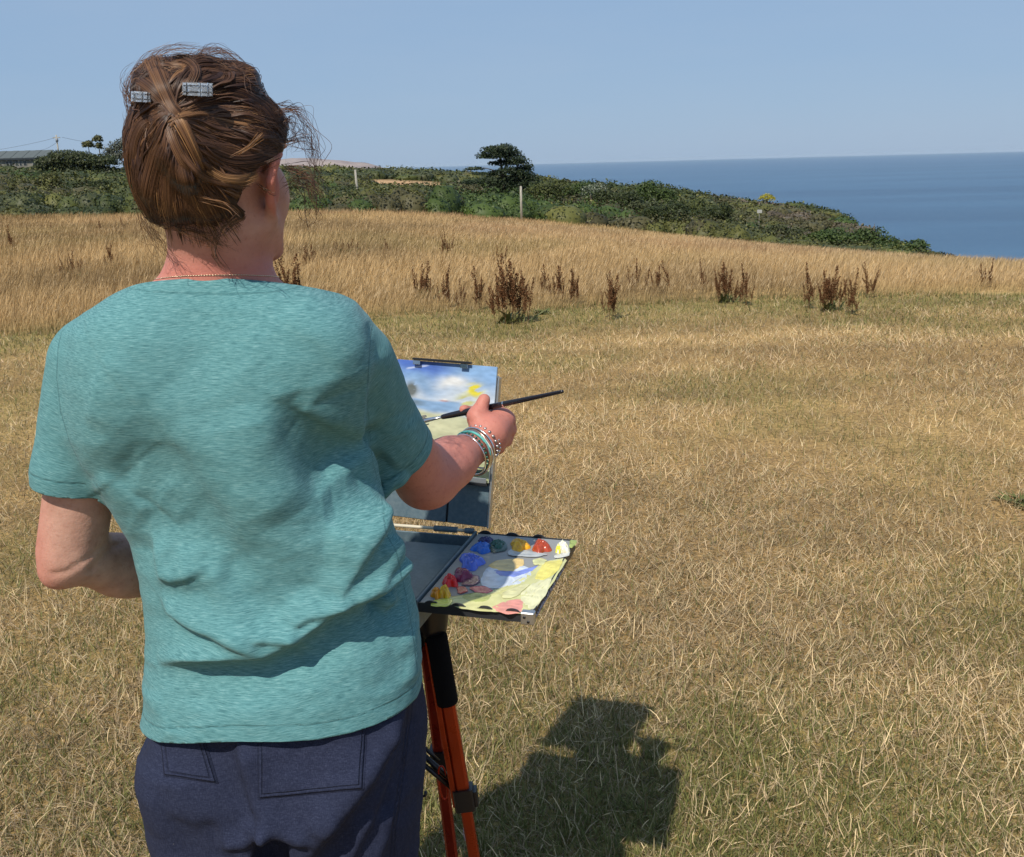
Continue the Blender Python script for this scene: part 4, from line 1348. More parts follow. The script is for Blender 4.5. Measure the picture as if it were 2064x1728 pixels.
V, F = polygonise(sd_shirt, (-.72, 1.0, .68), (.06, 1.46, 1.48), .0032, slack=3.0)
V = smooth_mesh(V, F, 2, .5)
N0 = vnormals(V, F)
FOLDS = [
    # big diagonal drape from left shoulder blade to the right hip
    ([(286, 823), (340, 880), (386, 936), (457, 1040), (505, 1130), (548, 1215)], 1.11, .0062, .045, .050, 1, 1.2),
    # hollow right of the spine under the raised shoulder
    ([(548, 800), (566, 860), (580, 915), (606, 975), (632, 1022)], 1.11, .0055, .030, .042, -1, 1.2),
    # pull lines into the right armhole
    ([(590, 815), (650, 860), (700, 900), (752, 935)], 1.13, .0055, .012, .022, 1, .5),
    ([(640, 1010), (680, 985), (720, 960), (756, 945)], 1.13, -.0040, .016, .020, 1, .3),
    ([(655, 1052), (705, 1056), (750, 1046), (786, 1024)], 1.14, .0065, .016, .020, -1, .8),
    ([(700, 1052), (690, 1120), (690, 1170), (676, 1225)], 1.12, .0030, .020, .028, 1, .5),
    # left armpit folds
    ([(196, 950), (246, 1000), (300, 1040)], 1.13, .0035, .016, .022, -1, .6),
    ([(232, 1000), (300, 1030), (360, 1080)], 1.13, .0030, .022, .030, 1, .4),
    # waist folds, left
    ([(282, 1085), (300, 1130), (322, 1168), (352, 1172), (386, 1162), (430, 1138)], 1.13, .0060, .013, .020, 1, .8),
    ([(296, 1225), (330, 1250), (387, 1272), (460, 1290), (539, 1312)], 1.11, .0065, .010, .012, 1, .55),
    ([(308, 1366), (350, 1352), (403, 1339), (470, 1331), (541, 1324), (575, 1310), (609, 1292), (645, 1268), (672, 1250), (705, 1240), (736, 1238), (775, 1222), (812, 1206), (842, 1190)], 1.105, .0120, .008, .022, 1, .85),
    ([(515, 1287), (550, 1291), (590, 1292), (606, 1290)], 1.105, .0045, .007, .008, 1, .4),
    ([(586, 1270), (620, 1250), (660, 1243), (700, 1240)], 1.105, .0055, .009, .010, 1, .5),
    # waist folds, right
    ([(672, 1222), (700, 1170), (728, 1115), (752, 1075), (775, 1048)], 1.12, .0060, .010, .020, 1, .8),
    ([(716, 1228), (755, 1185), (785, 1150), (806, 1128)], 1.13, .0060, .013, .016, 1, .6),
    ([(758, 1080), (782, 1108), (800, 1150), (822, 1170)], 1.17, .0050, .010, .010, -1, .5),
    ([(738, 1214), (780, 1200), (815, 1180), (840, 1164)], 1.15, .0060, .010, .012, 1, .6),
    ([(774, 1228), (779, 1248), (792, 1258), (812, 1256)], 1.13, .0060, .008, .008, 1, .6),
    ([(800, 1300), (815, 1340), (800, 1385)], 1.15, .0030, .014, .018, 1, .5),
    # upper back, faint creases off the neck and shoulders
    ([(330, 620), (420, 632), (520, 628), (580, 610)], 1.14, .0012, .012, .016, 1, .6),
    ([(560, 640), (640, 690), (700, 760)], 1.14, .0022, .020, .025, 1, .6),
    ([(250, 680), (200, 760), (180, 850)], 1.15, .0022, .020, .025, 1, .6),
    ([(430, 1120), (470, 1180), (520, 1250), (570, 1285)], 1.11, .0040, .022, .03, -1, .5),
    ([(620, 1190), (560, 1230), (500, 1250), (440, 1240)], 1.11, .0030, .016, .02, 1, .4),
    ([(330, 1120), (400, 1105), (470, 1120)], 1.11, .0030, .02, .03, -1, .5),
    # skirt of the shirt
    ([(640, 1330), (560, 1380), (470, 1420)], 1.11, .0018, .02, .03, 1, .6),
    ([(330, 1395), (345, 1430), (380, 1465)], 1.12, .0022, .016, .02, -1, .5),
]
back = sstep(.15, -.35, N0[:, 1])
XZ = V[:, [0, 2]]
D = fold_disp(V, FOLDS) * 1.7 * back
for (px, py, r, a) in ((360, 900, .10, -.006), (680, 900, .07, -.008), (700, 1010, .05, -.010), (440, 700, .12, -.004), (300, 1060, .06, -.006), (720, 1110, .05, .007), (330, 1200, .05, .006), (560, 1400, .16, .006), (440, 1200, .05, .004)):
    c = P(px, py, 1.12)[[0, 2]]
    D += 1.5 * a * np.exp(-((XZ - c) ** 2).sum(1) / r ** 2) * back
rum = fbm2(V[:, 0] * 1.0 + V[:, 1], V[:, 2] * 2.2, 14, 3, 3.0) - .5
low = sstep(1.25, 1.0, V[:, 2])
D += rum * (.0022 + .0045 * low)
D += (fbm2(V[:, 0] + V[:, 1] * .6, V[:, 2] * 1.4, 45, 2, 8.0) - .5) * (.0012 + .0014 * low)
D *= sstep(.004, .035, P(425, 559, 1.165)[2] + .004 - V[:, 2] - (V[:, 1] - 1.165) * .42)
V = V + N0 * D[:, None]
V = smooth_mesh(V, F, 1, .3)
# openings
hb = [P(470, 1489, 1.095), P(300, 1432, 1.20), P(852, 1388, 1.20)]
nrm = np.cross(hb[1] - hb[0], hb[2] - hb[0]); nrm /= np.linalg.norm(nrm)
if nrm[2] < 0: nrm = -nrm
g_hem = (V - hb[0]) @ nrm + .004 * np.sin(V[:, 0] * 22)
colp = P(425, 559, 1.165)
cn_ = v3(.0, -.42, -1.0); cn_ /= np.linalg.norm(cn_)
g_col = (V - colp) @ cn_
dT, dL, dR = sd_torso(V), sd_sleeve_l(V), sd_sleeve_r(V)
g_l = np.where((dL < dT + .002) & (V[:, 0] < SLA[0] + .02), (HEML - V) @ ul, 1)
g_r = np.where((dR < dT + .003), (HEMR - V) @ ur, 1)
_by = (V - HEMR) @ ur
g_r = np.where((_by > 0) & (dT > .003) & (dR < .03) & (V[:, 1] > 1.26) & (np.abs(V[:, 2] - HEMR[2]) < .07), -np.maximum(_by, .001), g_r)
g = np.minimum(np.minimum(g_hem, g_col), np.minimum(g_l, g_r))
# weave direction and seams
onl = dL < dT; onr = dR < dT
wv = np.stack([V[:, 0] + (V[:, 1] - 1.10) * .8 * np.clip((V[:, 0] + .35) / .10, -1, 1), V[:, 2] + .02 * fbm2(V[:, 0], V[:, 2], 9, 2), np.zeros(len(V))], -1)
def sleeve_coords(Vv, a, b):
    u = (b - a) / np.linalg.norm(b - a); w = np.cross(u, v3(0, 1, 0)); w /= np.linalg.norm(w); s = np.cross(u, w)
    q = Vv - a
    return np.stack([np.arctan2(q @ w, q @ s) * .058, q @ u, np.zeros(len(Vv))], -1)
wv[onl] = sleeve_coords(V[onl], SLA, SLC); wv[onr] = sleeve_coords(V[onr], SRA, SRC)
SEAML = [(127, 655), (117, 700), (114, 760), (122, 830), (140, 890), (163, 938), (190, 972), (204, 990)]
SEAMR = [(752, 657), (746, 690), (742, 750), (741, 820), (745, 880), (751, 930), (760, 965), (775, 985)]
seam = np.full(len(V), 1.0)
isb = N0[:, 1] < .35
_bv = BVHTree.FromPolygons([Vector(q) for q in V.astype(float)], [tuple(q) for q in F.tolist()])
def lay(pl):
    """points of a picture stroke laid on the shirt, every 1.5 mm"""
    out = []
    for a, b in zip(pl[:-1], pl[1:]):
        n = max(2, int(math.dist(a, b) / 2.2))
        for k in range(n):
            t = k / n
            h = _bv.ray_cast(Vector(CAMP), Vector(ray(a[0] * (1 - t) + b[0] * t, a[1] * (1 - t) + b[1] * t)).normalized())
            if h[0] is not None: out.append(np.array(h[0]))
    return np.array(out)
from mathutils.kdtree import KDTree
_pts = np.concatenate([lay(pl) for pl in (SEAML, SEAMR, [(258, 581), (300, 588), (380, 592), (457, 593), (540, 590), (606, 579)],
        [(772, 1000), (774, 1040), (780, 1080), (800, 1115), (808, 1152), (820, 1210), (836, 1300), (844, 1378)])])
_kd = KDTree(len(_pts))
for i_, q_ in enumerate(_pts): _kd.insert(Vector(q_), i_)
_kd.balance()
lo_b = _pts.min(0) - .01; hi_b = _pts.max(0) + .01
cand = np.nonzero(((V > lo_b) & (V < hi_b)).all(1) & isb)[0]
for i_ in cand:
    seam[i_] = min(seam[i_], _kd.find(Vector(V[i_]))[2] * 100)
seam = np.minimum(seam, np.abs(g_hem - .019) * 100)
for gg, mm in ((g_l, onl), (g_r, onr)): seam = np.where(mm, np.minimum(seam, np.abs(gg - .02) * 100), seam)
# carry attributes through the cut by packing them with the positions
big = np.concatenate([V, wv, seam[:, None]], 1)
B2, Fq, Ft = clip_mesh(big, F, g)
def biggest(n, Fs):
    """drop loose scraps: keep the largest connected piece"""
    par = np.arange(n)
    E = np.concatenate([np.stack([f[:, k], f[:, (k + 1) % f.shape[1]]], -1) for f in Fs for k in range(f.shape[1])])
    while True:
        m = np.minimum(par[E[:, 0]], par[E[:, 1]])
        new = par.copy(); np.minimum.at(new, E[:, 0], m); np.minimum.at(new, E[:, 1], m)
        new = new[new]
        if (new == par).all(): break
        par = new
    u, c = np.unique(par, return_counts=True)
    return par == u[c.argmax()]
_k = biggest(len(B2), [Fq, Ft])
Fq = Fq[_k[Fq].all(1)]; Ft = Ft[_k[Ft].all(1)]
V2 = B2[:, :3]
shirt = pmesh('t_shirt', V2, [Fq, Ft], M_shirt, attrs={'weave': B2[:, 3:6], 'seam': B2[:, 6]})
sol = shirt.modifiers.new('thickness', 'SOLIDIFY'); sol.thickness = .0022; sol.offset = -1
SH_V = V2; SH_F = [tuple(q) for q in Fq.tolist()] + [tuple(q) for q in Ft.tolist()]
shirt_bvh = BVHTree.FromPolygons([Vector(q) for q in V2.astype(float)], SH_F)

# ------------------------------------------------------------------ trousers
TR = [(1330, 322, 846, .122, 1.222), (1400, 318, 854, .128, 1.22), (1450, 312, 862, .134, 1.22), (1500, 311, 866, .138, 1.218), (1560, 314, 863, .140, 1.216), (1620, 320, 856, .138, 1.214), (1680, 325, 847, .130, 1.214), (1730, 328, 838, .118, 1.214)]
_t = []
for (py, xl, xr, b, yc) in TR:
    A = P(xl, py, yc); B = P(xr, py, yc)
    _t.append(((A[2] + B[2]) / 2, (A[0] + B[0]) / 2, (B[0] - A[0]) / 2 * .992, b, yc, 0))
_t = np.array(_t)[::-1]
CR = P(548, 1660, 1.10)
zl = _t[0, 0]
def sd_trousers(p):
    hips = loft(p, _t, 0, 2.4)
    xl = P(328, 1728, 1.22)[0]; xr = P(838, 1728, 1.22)[0]
    wl = (CR[0] - xl) / 2; wr = (xr - CR[0]) / 2
    def leg(x0, w, x1, x2):
        zz = p[:, 2]
        cx = np.interp(zz, [.05, .45, zl, .9], [x2, x1, x0, x0]); a = np.interp(zz, [.05, .45, zl, .9], [.085, .088, w * 1.0, w]); b = np.interp(zz, [.05, .45, zl, .9], [.10, .10, .118, .12])
        k = ((np.abs(p[:, 0] - cx) / a) ** 2.2 + (np.abs(p[:, 1] - 1.216) / b) ** 2.2) ** (1 / 2.2) + 1e-6
        r = np.hypot(p[:, 0] - cx, p[:, 1] - 1.216)
        return np.maximum(np.maximum(r * (1 - 1 / k), zz - .80), .07 - zz)
    L = leg(xl + wl, wl, -.43, -.44); R = leg(CR[0] + wr, wr, -.225, -.215)
    d = smin(hips, L, .02); d = smin(d, R, .02)
    for (px, py, r) in ((430, 1560, .085), (650, 1560, .092)):
        d = smin(d, ellip(p, P(px, py, 1.155), (r, .068, .085)), .03)
    # cleft that runs down into the gap between the legs
    gap = ellip(p, v3(CR[0] - .004, 1.05, CR[2] - .16), (.024, .10, .15))
    return smax(d, -gap, .02)
V, F = polygonise(sd_trousers, (-.62, 1.0, .04), (.0, 1.42, 1.0), .005, slack=2.5)
V = smooth_mesh(V, F, 2, .5)
N0 = vnormals(V, F)
TF = [([(470, 1485), (480, 1540), (500, 1600), (522, 1650), (545, 1690)], 1.09, .0090, .014, .020, 1, .5),
      ([(640, 1420), (645, 1500)], 1.09, .001, .02, .02, 1, .5),
      ([(600, 1735), (650, 1690), (704, 1618), (760, 1562), (799, 1520), (825, 1450)], 1.11, .0110, .016, .024, 1, .9),
      ([(700, 1740), (745, 1660), (790, 1590), (826, 1520)], 1.14, .0065, .014, .018, 1, .6),
      ([(770, 1740), (800, 1660), (822, 1600)], 1.16, .0050, .012, .014, 1, .6),
      ([(450, 1700), (500, 1690), (540, 1668), (560, 1650)], 1.10, .0070, .012, .014, 1, .7),
      ([(520, 1655), (560, 1668), (600, 1674), (640, 1668)], 1.10, .0060, .010, .012, 1, .6),
      ([(330, 1640), (400, 1650), (470, 1640), (515, 1615)], 1.10, .0030, .020, .024, 1, .6),
      ([(325, 1560), (350, 1640), (390, 1740)], 1.12, .0030, .02, .02, -1, .6),
      ([(560, 1640), (540, 1700), (500, 1745)], 1.10, .0070, .012, .02, -1, .6),
      ([(620, 1640), (660, 1655), (700, 1640)], 1.10, .0030, .014, .014, 1, .6)]
back = sstep(.2, -.3, N0[:, 1])
D = fold_disp(V, TF) * 1.6 * back
D += (fbm2(V[:, 0] + V[:, 1], V[:, 2] * .8, 16, 3, 2.) - .5) * .012 + (fbm2(V[:, 0] + V[:, 1], V[:, 2], 60, 2, 5.) - .5) * .0022
V = V + N0 * D[:, None]
V = smooth_mesh(V, F, 1, .3)
def trouser_material():
    m = mat('navy linen', (.03, .038, .075), .9, .15)
    t = NT(m)
    pos = t.pos(True)
    wv1 = t.noise(t.mapv(pos, (900, 900, 160)), 1.0, 2, .6)
    wv2 = t.noise(t.mapv(pos, (160, 160, 900)), 1.0, 2, .6)
    wf = t.math('ADD', t.math('MULTIPLY', wv1, .5), t.math('MULTIPLY', wv2, .5))
    fade = t.noise(pos, 7, 4, .6)
    c = t.ramp(wf, [(.35, (.009, .012, .030)), (.5, (.018, .023, .050)), (.66, (.040, .048, .088))])
    c = t.mix(t.math('MULTIPLY', fade, .5), c, (.030, .036, .064))
    st = t.attr('stitch').outputs['Fac']
    sm = t.ramp(t.math('ABSOLUTE', st), [(0, (1, 1, 1)), (.17, (0, 0, 0))])
    dash = t.ramp(t.noise(pos, 330, 1), [(.45, (0, 0, 0)), (.55, (1, 1, 1))])
    c = t.mix(t.math('MULTIPLY', sm, .45), c, (.006, .008, .018))
    lint = t.ramp(t.noise(pos, 190, 2, .5), [(.80, (0, 0, 0)), (.84, (1, 1, 1))])
    c = t.mix(t.math('MULTIPLY', lint, .5), c, (.35, .36, .4))
    t.color(c)
    inv = t.math('SUBTRACT', 1.0, sm)
    t.normal(t.bump(inv, 1.0, .0016, t.bump(wf, .35, .0008)))
    return m
M_trousers = trouser_material()
st = np.full(len(V), 9.0)
isb = N0[:, 1] < .6
XZ = V[:, [0, 2]]
for pl, Y in (([(472, 1480), (483, 1540), (502, 1600), (525, 1655)], 1.09), ([(833, 1390), (822, 1500), (814, 1560), (806, 1620), (798, 1735)], 1.19), ([(827, 1390), (816, 1500), (808, 1560), (800, 1620), (790, 1735)], 1.19)):
    d, s, tt = seg_dist(XZ, back_xz(pl, Y)); st = np.where(isb, np.minimum(st, d * 100), st)
g_top = (P(440, 1400, 1.1)[2] + .01) - V[:, 2]
g_bot = V[:, 2] - .085
B2, Fq, Ft = clip_mesh(np.concatenate([V, st[:, None]], 1), F, np.minimum(g_top, g_bot))
tr = pmesh('trousers', B2[:, :3], [Fq, Ft], M_trousers, attrs={'stitch': B2[:, 3]})
tr_bvh = BVHTree.FromPolygons([Vector(q) for q in B2[:, :3].astype(float)], [tuple(q) for q in Fq.tolist()] + [tuple(q) for q in Ft.tolist()])
def pocket(quad, n, label=None):
    """patch of cloth laid on the seat; quad: top-left, top-right, bottom-right, bottom-left in the picture"""
    q = np.array(quad, float)
    g = np.linspace(0, 1, n)
    V = []; A = []
    for v in g:
        for u in g:
            # rounded lower corners
            uu = u; vv = v
            p2 = (q[0] * (1 - uu) + q[1] * uu) * (1 - vv) + (q[3] * (1 - uu) + q[2] * uu) * vv
            d = Vector(ray(*p2)).normalized()
            h = tr_bvh.ray_cast(Vector(CAMP), d)
            edge = min(u, 1 - u, 1 - v)
            lift = .0034 * min(1, edge * 22)
            if h[0] is None: V.append(np.array(CAMP) + np.array(d) * 1.4)
            else: V.append(np.array(h[0]) + np.array(h[1]) * (.0004 + lift) * (1 if h[1].dot(d) < 0 else -1))
            e1 = min(u, 1 - u) * np.linalg.norm(q[1] - q[0]) ; e2 = (1 - v) * np.linalg.norm(q[3] - q[0])
            e = min(e1, e2) * .068
            A.append(min(abs(e - .22), abs(e - .75)))
    i = np.arange(n * n).reshape(n, n)
    F = np.stack([i[:-1, :-1], i[1:, :-1], i[1:, 1:], i[:-1, 1:]], -1).reshape(-1, 4)
    o = pmesh('back_pocket', np.array(V), F, M_trousers, attrs={'stitch': np.array(A)}, parent=tr)
    return o
pocket([(516, 1474), (741, 1452), (734, 1592), (518, 1612)], 60)
pocket([(322, 1462), (412, 1482), (441, 1580), (330, 1565)], 50)

# shoes
M_shoe = mat('canvas shoe', (.22, .2, .18), .9); M_sole = mat('rubber sole', (.6, .58, .55), .6)
for (ax, s) in ((-.435, -1), (-.215, 1)):
    def sd_shoe(p, ax=ax, s=s):
        d = smin(cone(p, v3(ax, 1.165, .05), v3(ax + s * .02, 1.33, .042), .040, .038), cone(p, v3(ax, 1.19, .06), v3(ax, 1.195, .10), .042, .046), .03)
        return np.maximum(d, .022 - p[:, 2])
    V, F = polygonise(sd_shoe, (ax - .09, 1.08, 0), (ax + .09, 1.42, .16), .008, slack=2)
    so = pmesh('shoe', V, F, M_shoe)
    def sd_sole(p, ax=ax, s=s):
        q = p * np.array([1, 1, .3])
        return np.maximum(cone(q, v3(ax, 1.165, .004), v3(ax + s * .02, 1.33, .004), .043, .042), np.maximum(p[:, 2] - .024, .002 - p[:, 2]))
    V, F = polygonise(sd_sole, (ax - .09, 1.08, -.01), (ax + .09, 1.42, .05), .006, slack=2)
    pmesh('sole', V, F, M_sole, parent=so)

# ------------------------------------------------------------------ hair
def sd_hair(p):
    q = (p - HC) @ HM
    d = ellip(q, (0, -.012, .016), (.076, .096, .098))
    d = smin(d, ellip(p, P(385, 375, 1.185), (.058, .046, .062)), .03)
    d = smin(d, ellip(p, P(335, 300, 1.185), (.034, .045, .070)), .03)
    d = smin(d, ellip(p, P(328, 172, 1.175), (.036, .038, .032)), .02)
    d = smin(d, ellip(p, P(425, 175, 1.185), (.052, .05, .026)), .02)
    d = smin(d, ellip(p, P(515, 275, 1.195), (.032, .05, .050)), .03)
    d = smin(d, cone(p, P(338, 250, 1.118), P(372, 345, 1.115), .020, .016), .02)
    up_ = sstep(.03, .09, q[:, 2])
    d = d + (vnoise3(p * 30) - .5) * (.012 + .012 * up_) + (vnoise3(p * 75) - .5) * .004
    bm = np.interp(q[:, 2], [-.13, -.085, -.055, -.02, .008, .028, .055, .10, .13], [-.06, -.05, -.046, -.040, -.030, .046, .066, .078, .09])
    d = smax(d, (q[:, 1] - bm) * .8, .012)
    d = smax(d, (-.062 - q[:, 2]) + .10 * (q[:, 0] + .03), .012)
    return d
def hair_material():
    m = mat('brown hair', (.1, .05, .03), .42, .32)
    t = NT(m)
    a = t.attr('tint').outputs['Color']
    t.color(a)
    return m
M_hair = hair_material()
V, F = polygonise(sd_hair, (-.55, 1.02, 1.38), (-.12, 1.42, 1.74), .0042, slack=1.8)
V = smooth_mesh(V, F, 1)
hc = np.array([.042, .019, .011]) * (.7 + .6 * vnoise3(V * np.array([260, 260, 60])))[:, None]
hair = pmesh('hair', V, F, M_hair, colors=hc)
hair_bvh = BVHTree.FromPolygons([Vector(q) for q in V.astype(float)], [tuple(q) for q in F.tolist()])
HAIR_V, HAIR_N = V, vnormals(V, F)

def tubes3(curves, radii, colors):
    """many thin three-sided strands; curves list of (k,3) arrays"""
    Vs = []; Qs = []; Cs = []; n = 0
    for c, r, co in zip(curves, radii, colors):
        k = len(c)
        tan = np.gradient(c, axis=0); tan /= np.linalg.norm(tan, axis=1)[:, None] + 1e-9
        out = c - HC; out /= np.linalg.norm(out, axis=1)[:, None] + 1e-9
        u = np.cross(tan, out); u /= np.linalg.norm(u, axis=1)[:, None] + 1e-9
        w = np.cross(u, tan)
        tp = np.linspace(0, 1, k); rr = (r * np.clip(np.minimum(tp * 8 + .4, (1 - tp) * 3 + .12), 0, 1))[:, None]
        ring = [c - u * rr, c + w * rr * .8, c + u * rr]
        V = np.stack(ring, 1).reshape(-1, 3)
        i = np.arange(k - 1)[:, None] * 3
        Q = np.concatenate([i + np.array([0, 1, 4, 3]), i + np.array([1, 2, 5, 4])]) + n
        Vs.append(V); Qs.append(Q); n += len(V)
        Cs.append(np.repeat(np.asarray(co)[None], len(V), 0) if np.ndim(co) == 1 else np.repeat(co, 3, 0))
    return np.concatenate(Vs), np.concatenate(Qs), np.concatenate(Cs)

# how the hair is combed: strokes read off the head, root to tip
GUIDES = [[(300, 450), (292, 380), (300, 310), (320, 262), (338, 235)], [(345, 470), (330, 400), (338, 320), (345, 262)], [(400, 475), (385, 410), (365, 335), (350, 275)],
          [(480, 490), (435, 430), (395, 360), (358, 292)], [(540, 360), (500, 375), (450, 362), (405, 325), (360, 270)], [(572, 310), (510, 300), (440, 280), (370, 255)],
          [(565, 240), (500, 222), (430, 215), (370, 225)], [(520, 180), (460, 175), (400, 190), (352, 220)], [(480, 140), (410, 138), (360, 155), (330, 195)],
          [(300, 112), (318, 150), (332, 195), (345, 232)], [(268, 200), (272, 160), (298, 128), (345, 118)], [(262, 340), (272, 280), (298, 235), (332, 215)],
          [(278, 430), (270, 370), (275, 310), (300, 262)], [(440, 450), (400, 390), (370, 320)], [(345, 120), (400, 115), (450, 128), (470, 150)], [(530, 450), (500, 430), (450, 390), (390, 330)]]
_gp = []; _gd = []
for g in GUIDES:
    g = np.array(g, float)
    for a, b in zip(g[:-1], g[1:]):
        for t in (.0, .33, .66):
            _gp.append(a * (1 - t) + b * t); _gd.append((b - a) / np.linalg.norm(b - a))
_gp = np.array(_gp); _gd = np.array(_gd)
def flow(q):
    w = 1 / (((_gp - q) ** 2).sum(1) + 60) ** 1.6
    d = (w[:, None] * _gd).sum(0)
    return d / (np.linalg.norm(d) + 1e-9)
CO = Vector(CAMP)
def hair_hit(x, y):
    d = Vector(ray(x, y)).normalized()
    h = hair_bvh.ray_cast(CO, d)
    if h[0] is None and x < 495 and y > 425: h = body_bvh.ray_cast(CO, d)
    if h[0] is not None and h[0].y > 1.30: return (None, None)
    return (None, None) if h[0] is None else (np.array(h[0]), d)
BROWN = [np.array(c) for c in ((.030, .013, .008), (.052, .024, .013), (.080, .037, .019), (.125, .060, .028), (.20, .100, .042), (.32, .170, .070))]
def strand_surface(q, steps, step, lift, wob, field=True, path=None):
    pts = []; q = np.array(q, float); ph = random.uniform(0, 6)
    for k in range(steps):
        h, d = hair_hit(q[0], q[1])
        if h is not None:
            pts.append(h - np.array(d) * (lift * (.3 + .7 * math.sin(math.pi * min(1, (k + .5) / steps)))))
        f = flow(q); pr = np.array([-f[1], f[0]])
        q = q + f * step + pr * wob * math.sin(ph + k * .5)
    return np.array(pts)
curves = []; rad = []; cols = []
random.seed(5)
while len(curves) < 3600:
    q = (random.uniform(255, 585), random.uniform(105, 448)) if len(curves) % 14 else (random.uniform(310, 490), 440 + 62 * random.random() ** 2.2)
    c = strand_surface(q, random.randint(7, 16), random.uniform(6, 9), random.uniform(.0004, .0055), random.uniform(-1.6, 1.6))
    if len(c) < 5 or np.abs(np.diff(c, axis=0)).max() > .03: continue
    curves.append(c); rad.append(random.uniform(.0002, .00042))
    z = vnoise3(np.array([[q[0] / 34, q[1] / 90, 1.0]]))[0]
    k = min(5, max(0, int(random.gauss(.5 + 3.6 * z, .95))))
    cols.append(BROWN[k] * random.uniform(.8, 1.2))
# clumps: neighbouring hairs that travel together, each clump lifted and toned on its own
for ci in range(210):
    q0 = np.array((random.uniform(262, 580), random.uniform(112, 450)))
    st = random.uniform(6, 9); n_ = random.randint(9, 20); ph = random.uniform(0, 6); wb = random.uniform(.6, 2.6)
    path = [q0]
    bend = random.gauss(0, .10)
    for k in range(n_):
        f = flow(path[-1]); a = bend + .22 * math.sin(ph + k * .45)
        f = np.array([f[0] * math.cos(a) - f[1] * math.sin(a), f[0] * math.sin(a) + f[1] * math.cos(a)])
        path.append(path[-1] + f * st)
    path = np.array(path); tg = np.gradient(path, axis=0); tg /= np.linalg.norm(tg, axis=1)[:, None]; nr = np.stack([-tg[:, 1], tg[:, 0]], -1)
    wd_ = random.uniform(4, 10); L0 = random.uniform(.002, .009); tone = min(4.4, max(0, random.gauss(1.5, 1.1)))
    hits = [hair_hit(*q) for q in path]
    for _ in range(26):
        o = random.gauss(0, .5); tw = random.uniform(-.5, .5); pts = []
        for k in range(len(path)):
            t = k / (len(path) - 1)
            q = path[k] + nr[k] * wd_ * (o * math.cos(t * 2.2 + tw) + .12 * math.sin(ph + k * wb * .5)) * (1 - .45 * t)
            h, d = hair_hit(q[0], q[1])
            if h is None: continue
            if pts and abs(h[1] - pts[-1][1]) > .025: break
            pts.append(h - np.array(d) * L0 * math.sqrt(max(.08, 1 - min(1, o * o))) * math.sin(math.pi * (.15 + .75 * t)))
        if len(pts) > 5:
            curves.append(np.array(pts)); rad.append(random.uniform(.0002, .0004))
            cols.append(BROWN[min(5, max(0, int(round(tone + random.gauss(0, .45)))))] * random.uniform(.8, 1.25))
# the side away from the camera, combed back toward the bun
tgt = P(345, 215, 1.16)
idx = np.nonzero(HAIR_N[:, 1] > -.55)[0]
sel = RNG.choice(idx, 1900)
kd = hair_bvh
for i in sel:
    p = HAIR_V[i].copy(); c = []
    for k in range(8):
        c.append(p + 0)
        dv = tgt - p; dv /= np.linalg.norm(dv) + 1e-9
        p = p + dv * .012
        hit = kd.find_nearest(Vector(p))
        p = np.array(hit[0]) + np.array(hit[1]) * .002
    curves.append(np.array(c) + np.array([0, 0, 0])); rad.append(random.uniform(.0004, .0006)); cols.append(BROWN[random.choice((0, 1, 1, 2, 3))])

def lock(guide, width, n, tones, lift=(.002, .009), r=(.0002, .0004), spread_end=1.0, wob=.0):
    """a lock of strands following a picture stroke over the surface of the hair"""
    g = np.array(guide, float)
    L = np.concatenate([[0], np.cumsum(np.linalg.norm(np.diff(g, axis=0), axis=1))]); L /= L[-1]
    m = 15
    tt = np.linspace(0, 1, m)
    cx = np.stack([np.interp(tt, L, g[:, 0]), np.interp(tt, L, g[:, 1])], -1)
    for _ in range(2): cx[1:-1] = (cx[:-2] + cx[1:-1] * 2 + cx[2:]) / 4
    tg = np.gradient(cx, axis=0); tg /= np.linalg.norm(tg, axis=1)[:, None]
    nr = np.stack([-tg[:, 1], tg[:, 0]], -1)
    for _ in range(int(n * 1.35)):
        o = random.gauss(0, .4); lf = random.uniform(*lift) * math.sqrt(max(0.05, 1 - min(1, o * o)))
        w = width * (1 - (1 - spread_end) * tt) * o
        ph = random.uniform(0, 6); fr = random.uniform(.3, .8)
        pts = []; last = None
        a0 = random.randint(0, 2); a1 = m - random.randint(0, 2)
        for k in range(a0, a1):
            q = cx[k] + nr[k] * (w[k] + wob * math.sin(ph + fr * k))
            h, d = hair_hit(q[0], q[1])
            if h is None:
                d = Vector(ray(q[0], q[1])).normalized()
                Yp = last[1] if last is not None else 1.16
                h = CAMP + np.array(d) * (Yp / d[1])
            elif last is not None and abs(h[1] - last[1]) > .03:
                h = CAMP + np.array(d) * (last[1] / d[1])
            last = h
            pts.append(h - np.array(d) * lf * math.sin(math.pi * (.12 + .8 * (k + .5) / m)))
        if len(pts) > 4:
            curves.append(np.array(pts)); rad.append(random.uniform(*r)); cols.append(BROWN[random.choice(tones)] * random.uniform(.8, 1.25))
lock([(350, 222), (372, 262), (392, 305), (412, 350)], 20, 150, (3, 4, 4, 5), (.004, .014), spread_end=.5)
lock([(338, 250), (352, 290), (372, 330), (402, 352)], 16, 90, (2, 3, 3, 4), (.004, .012))
lock([(418, 342), (448, 362), (488, 364), (520, 352)], 17, 150, (3, 4, 5, 5), (.003, .012), spread_end=.7)
lock([(352, 282), (372, 322), (410, 362), (470, 376), (505, 376)], 10, 60, (2, 3, 3), (.005, .014))
lock([(303, 114), (318, 150), (335, 190), (352, 225), (384, 242)], 22, 150, (1, 2, 3, 3, 4), (.003, .012), spread_end=.7)
lock([(270, 158), (292, 172), (322, 200), (345, 230)], 16, 90, (1, 2, 3), (.002, .010))
lock([(292, 425), (300, 370), (316, 310), (336, 262)], 26, 160, (1, 2, 2, 3), (.002, .008))
lock([(342, 440), (338, 380), (342, 320), (344, 270)], 22, 130, (2, 2, 3, 3), (.002, .008))
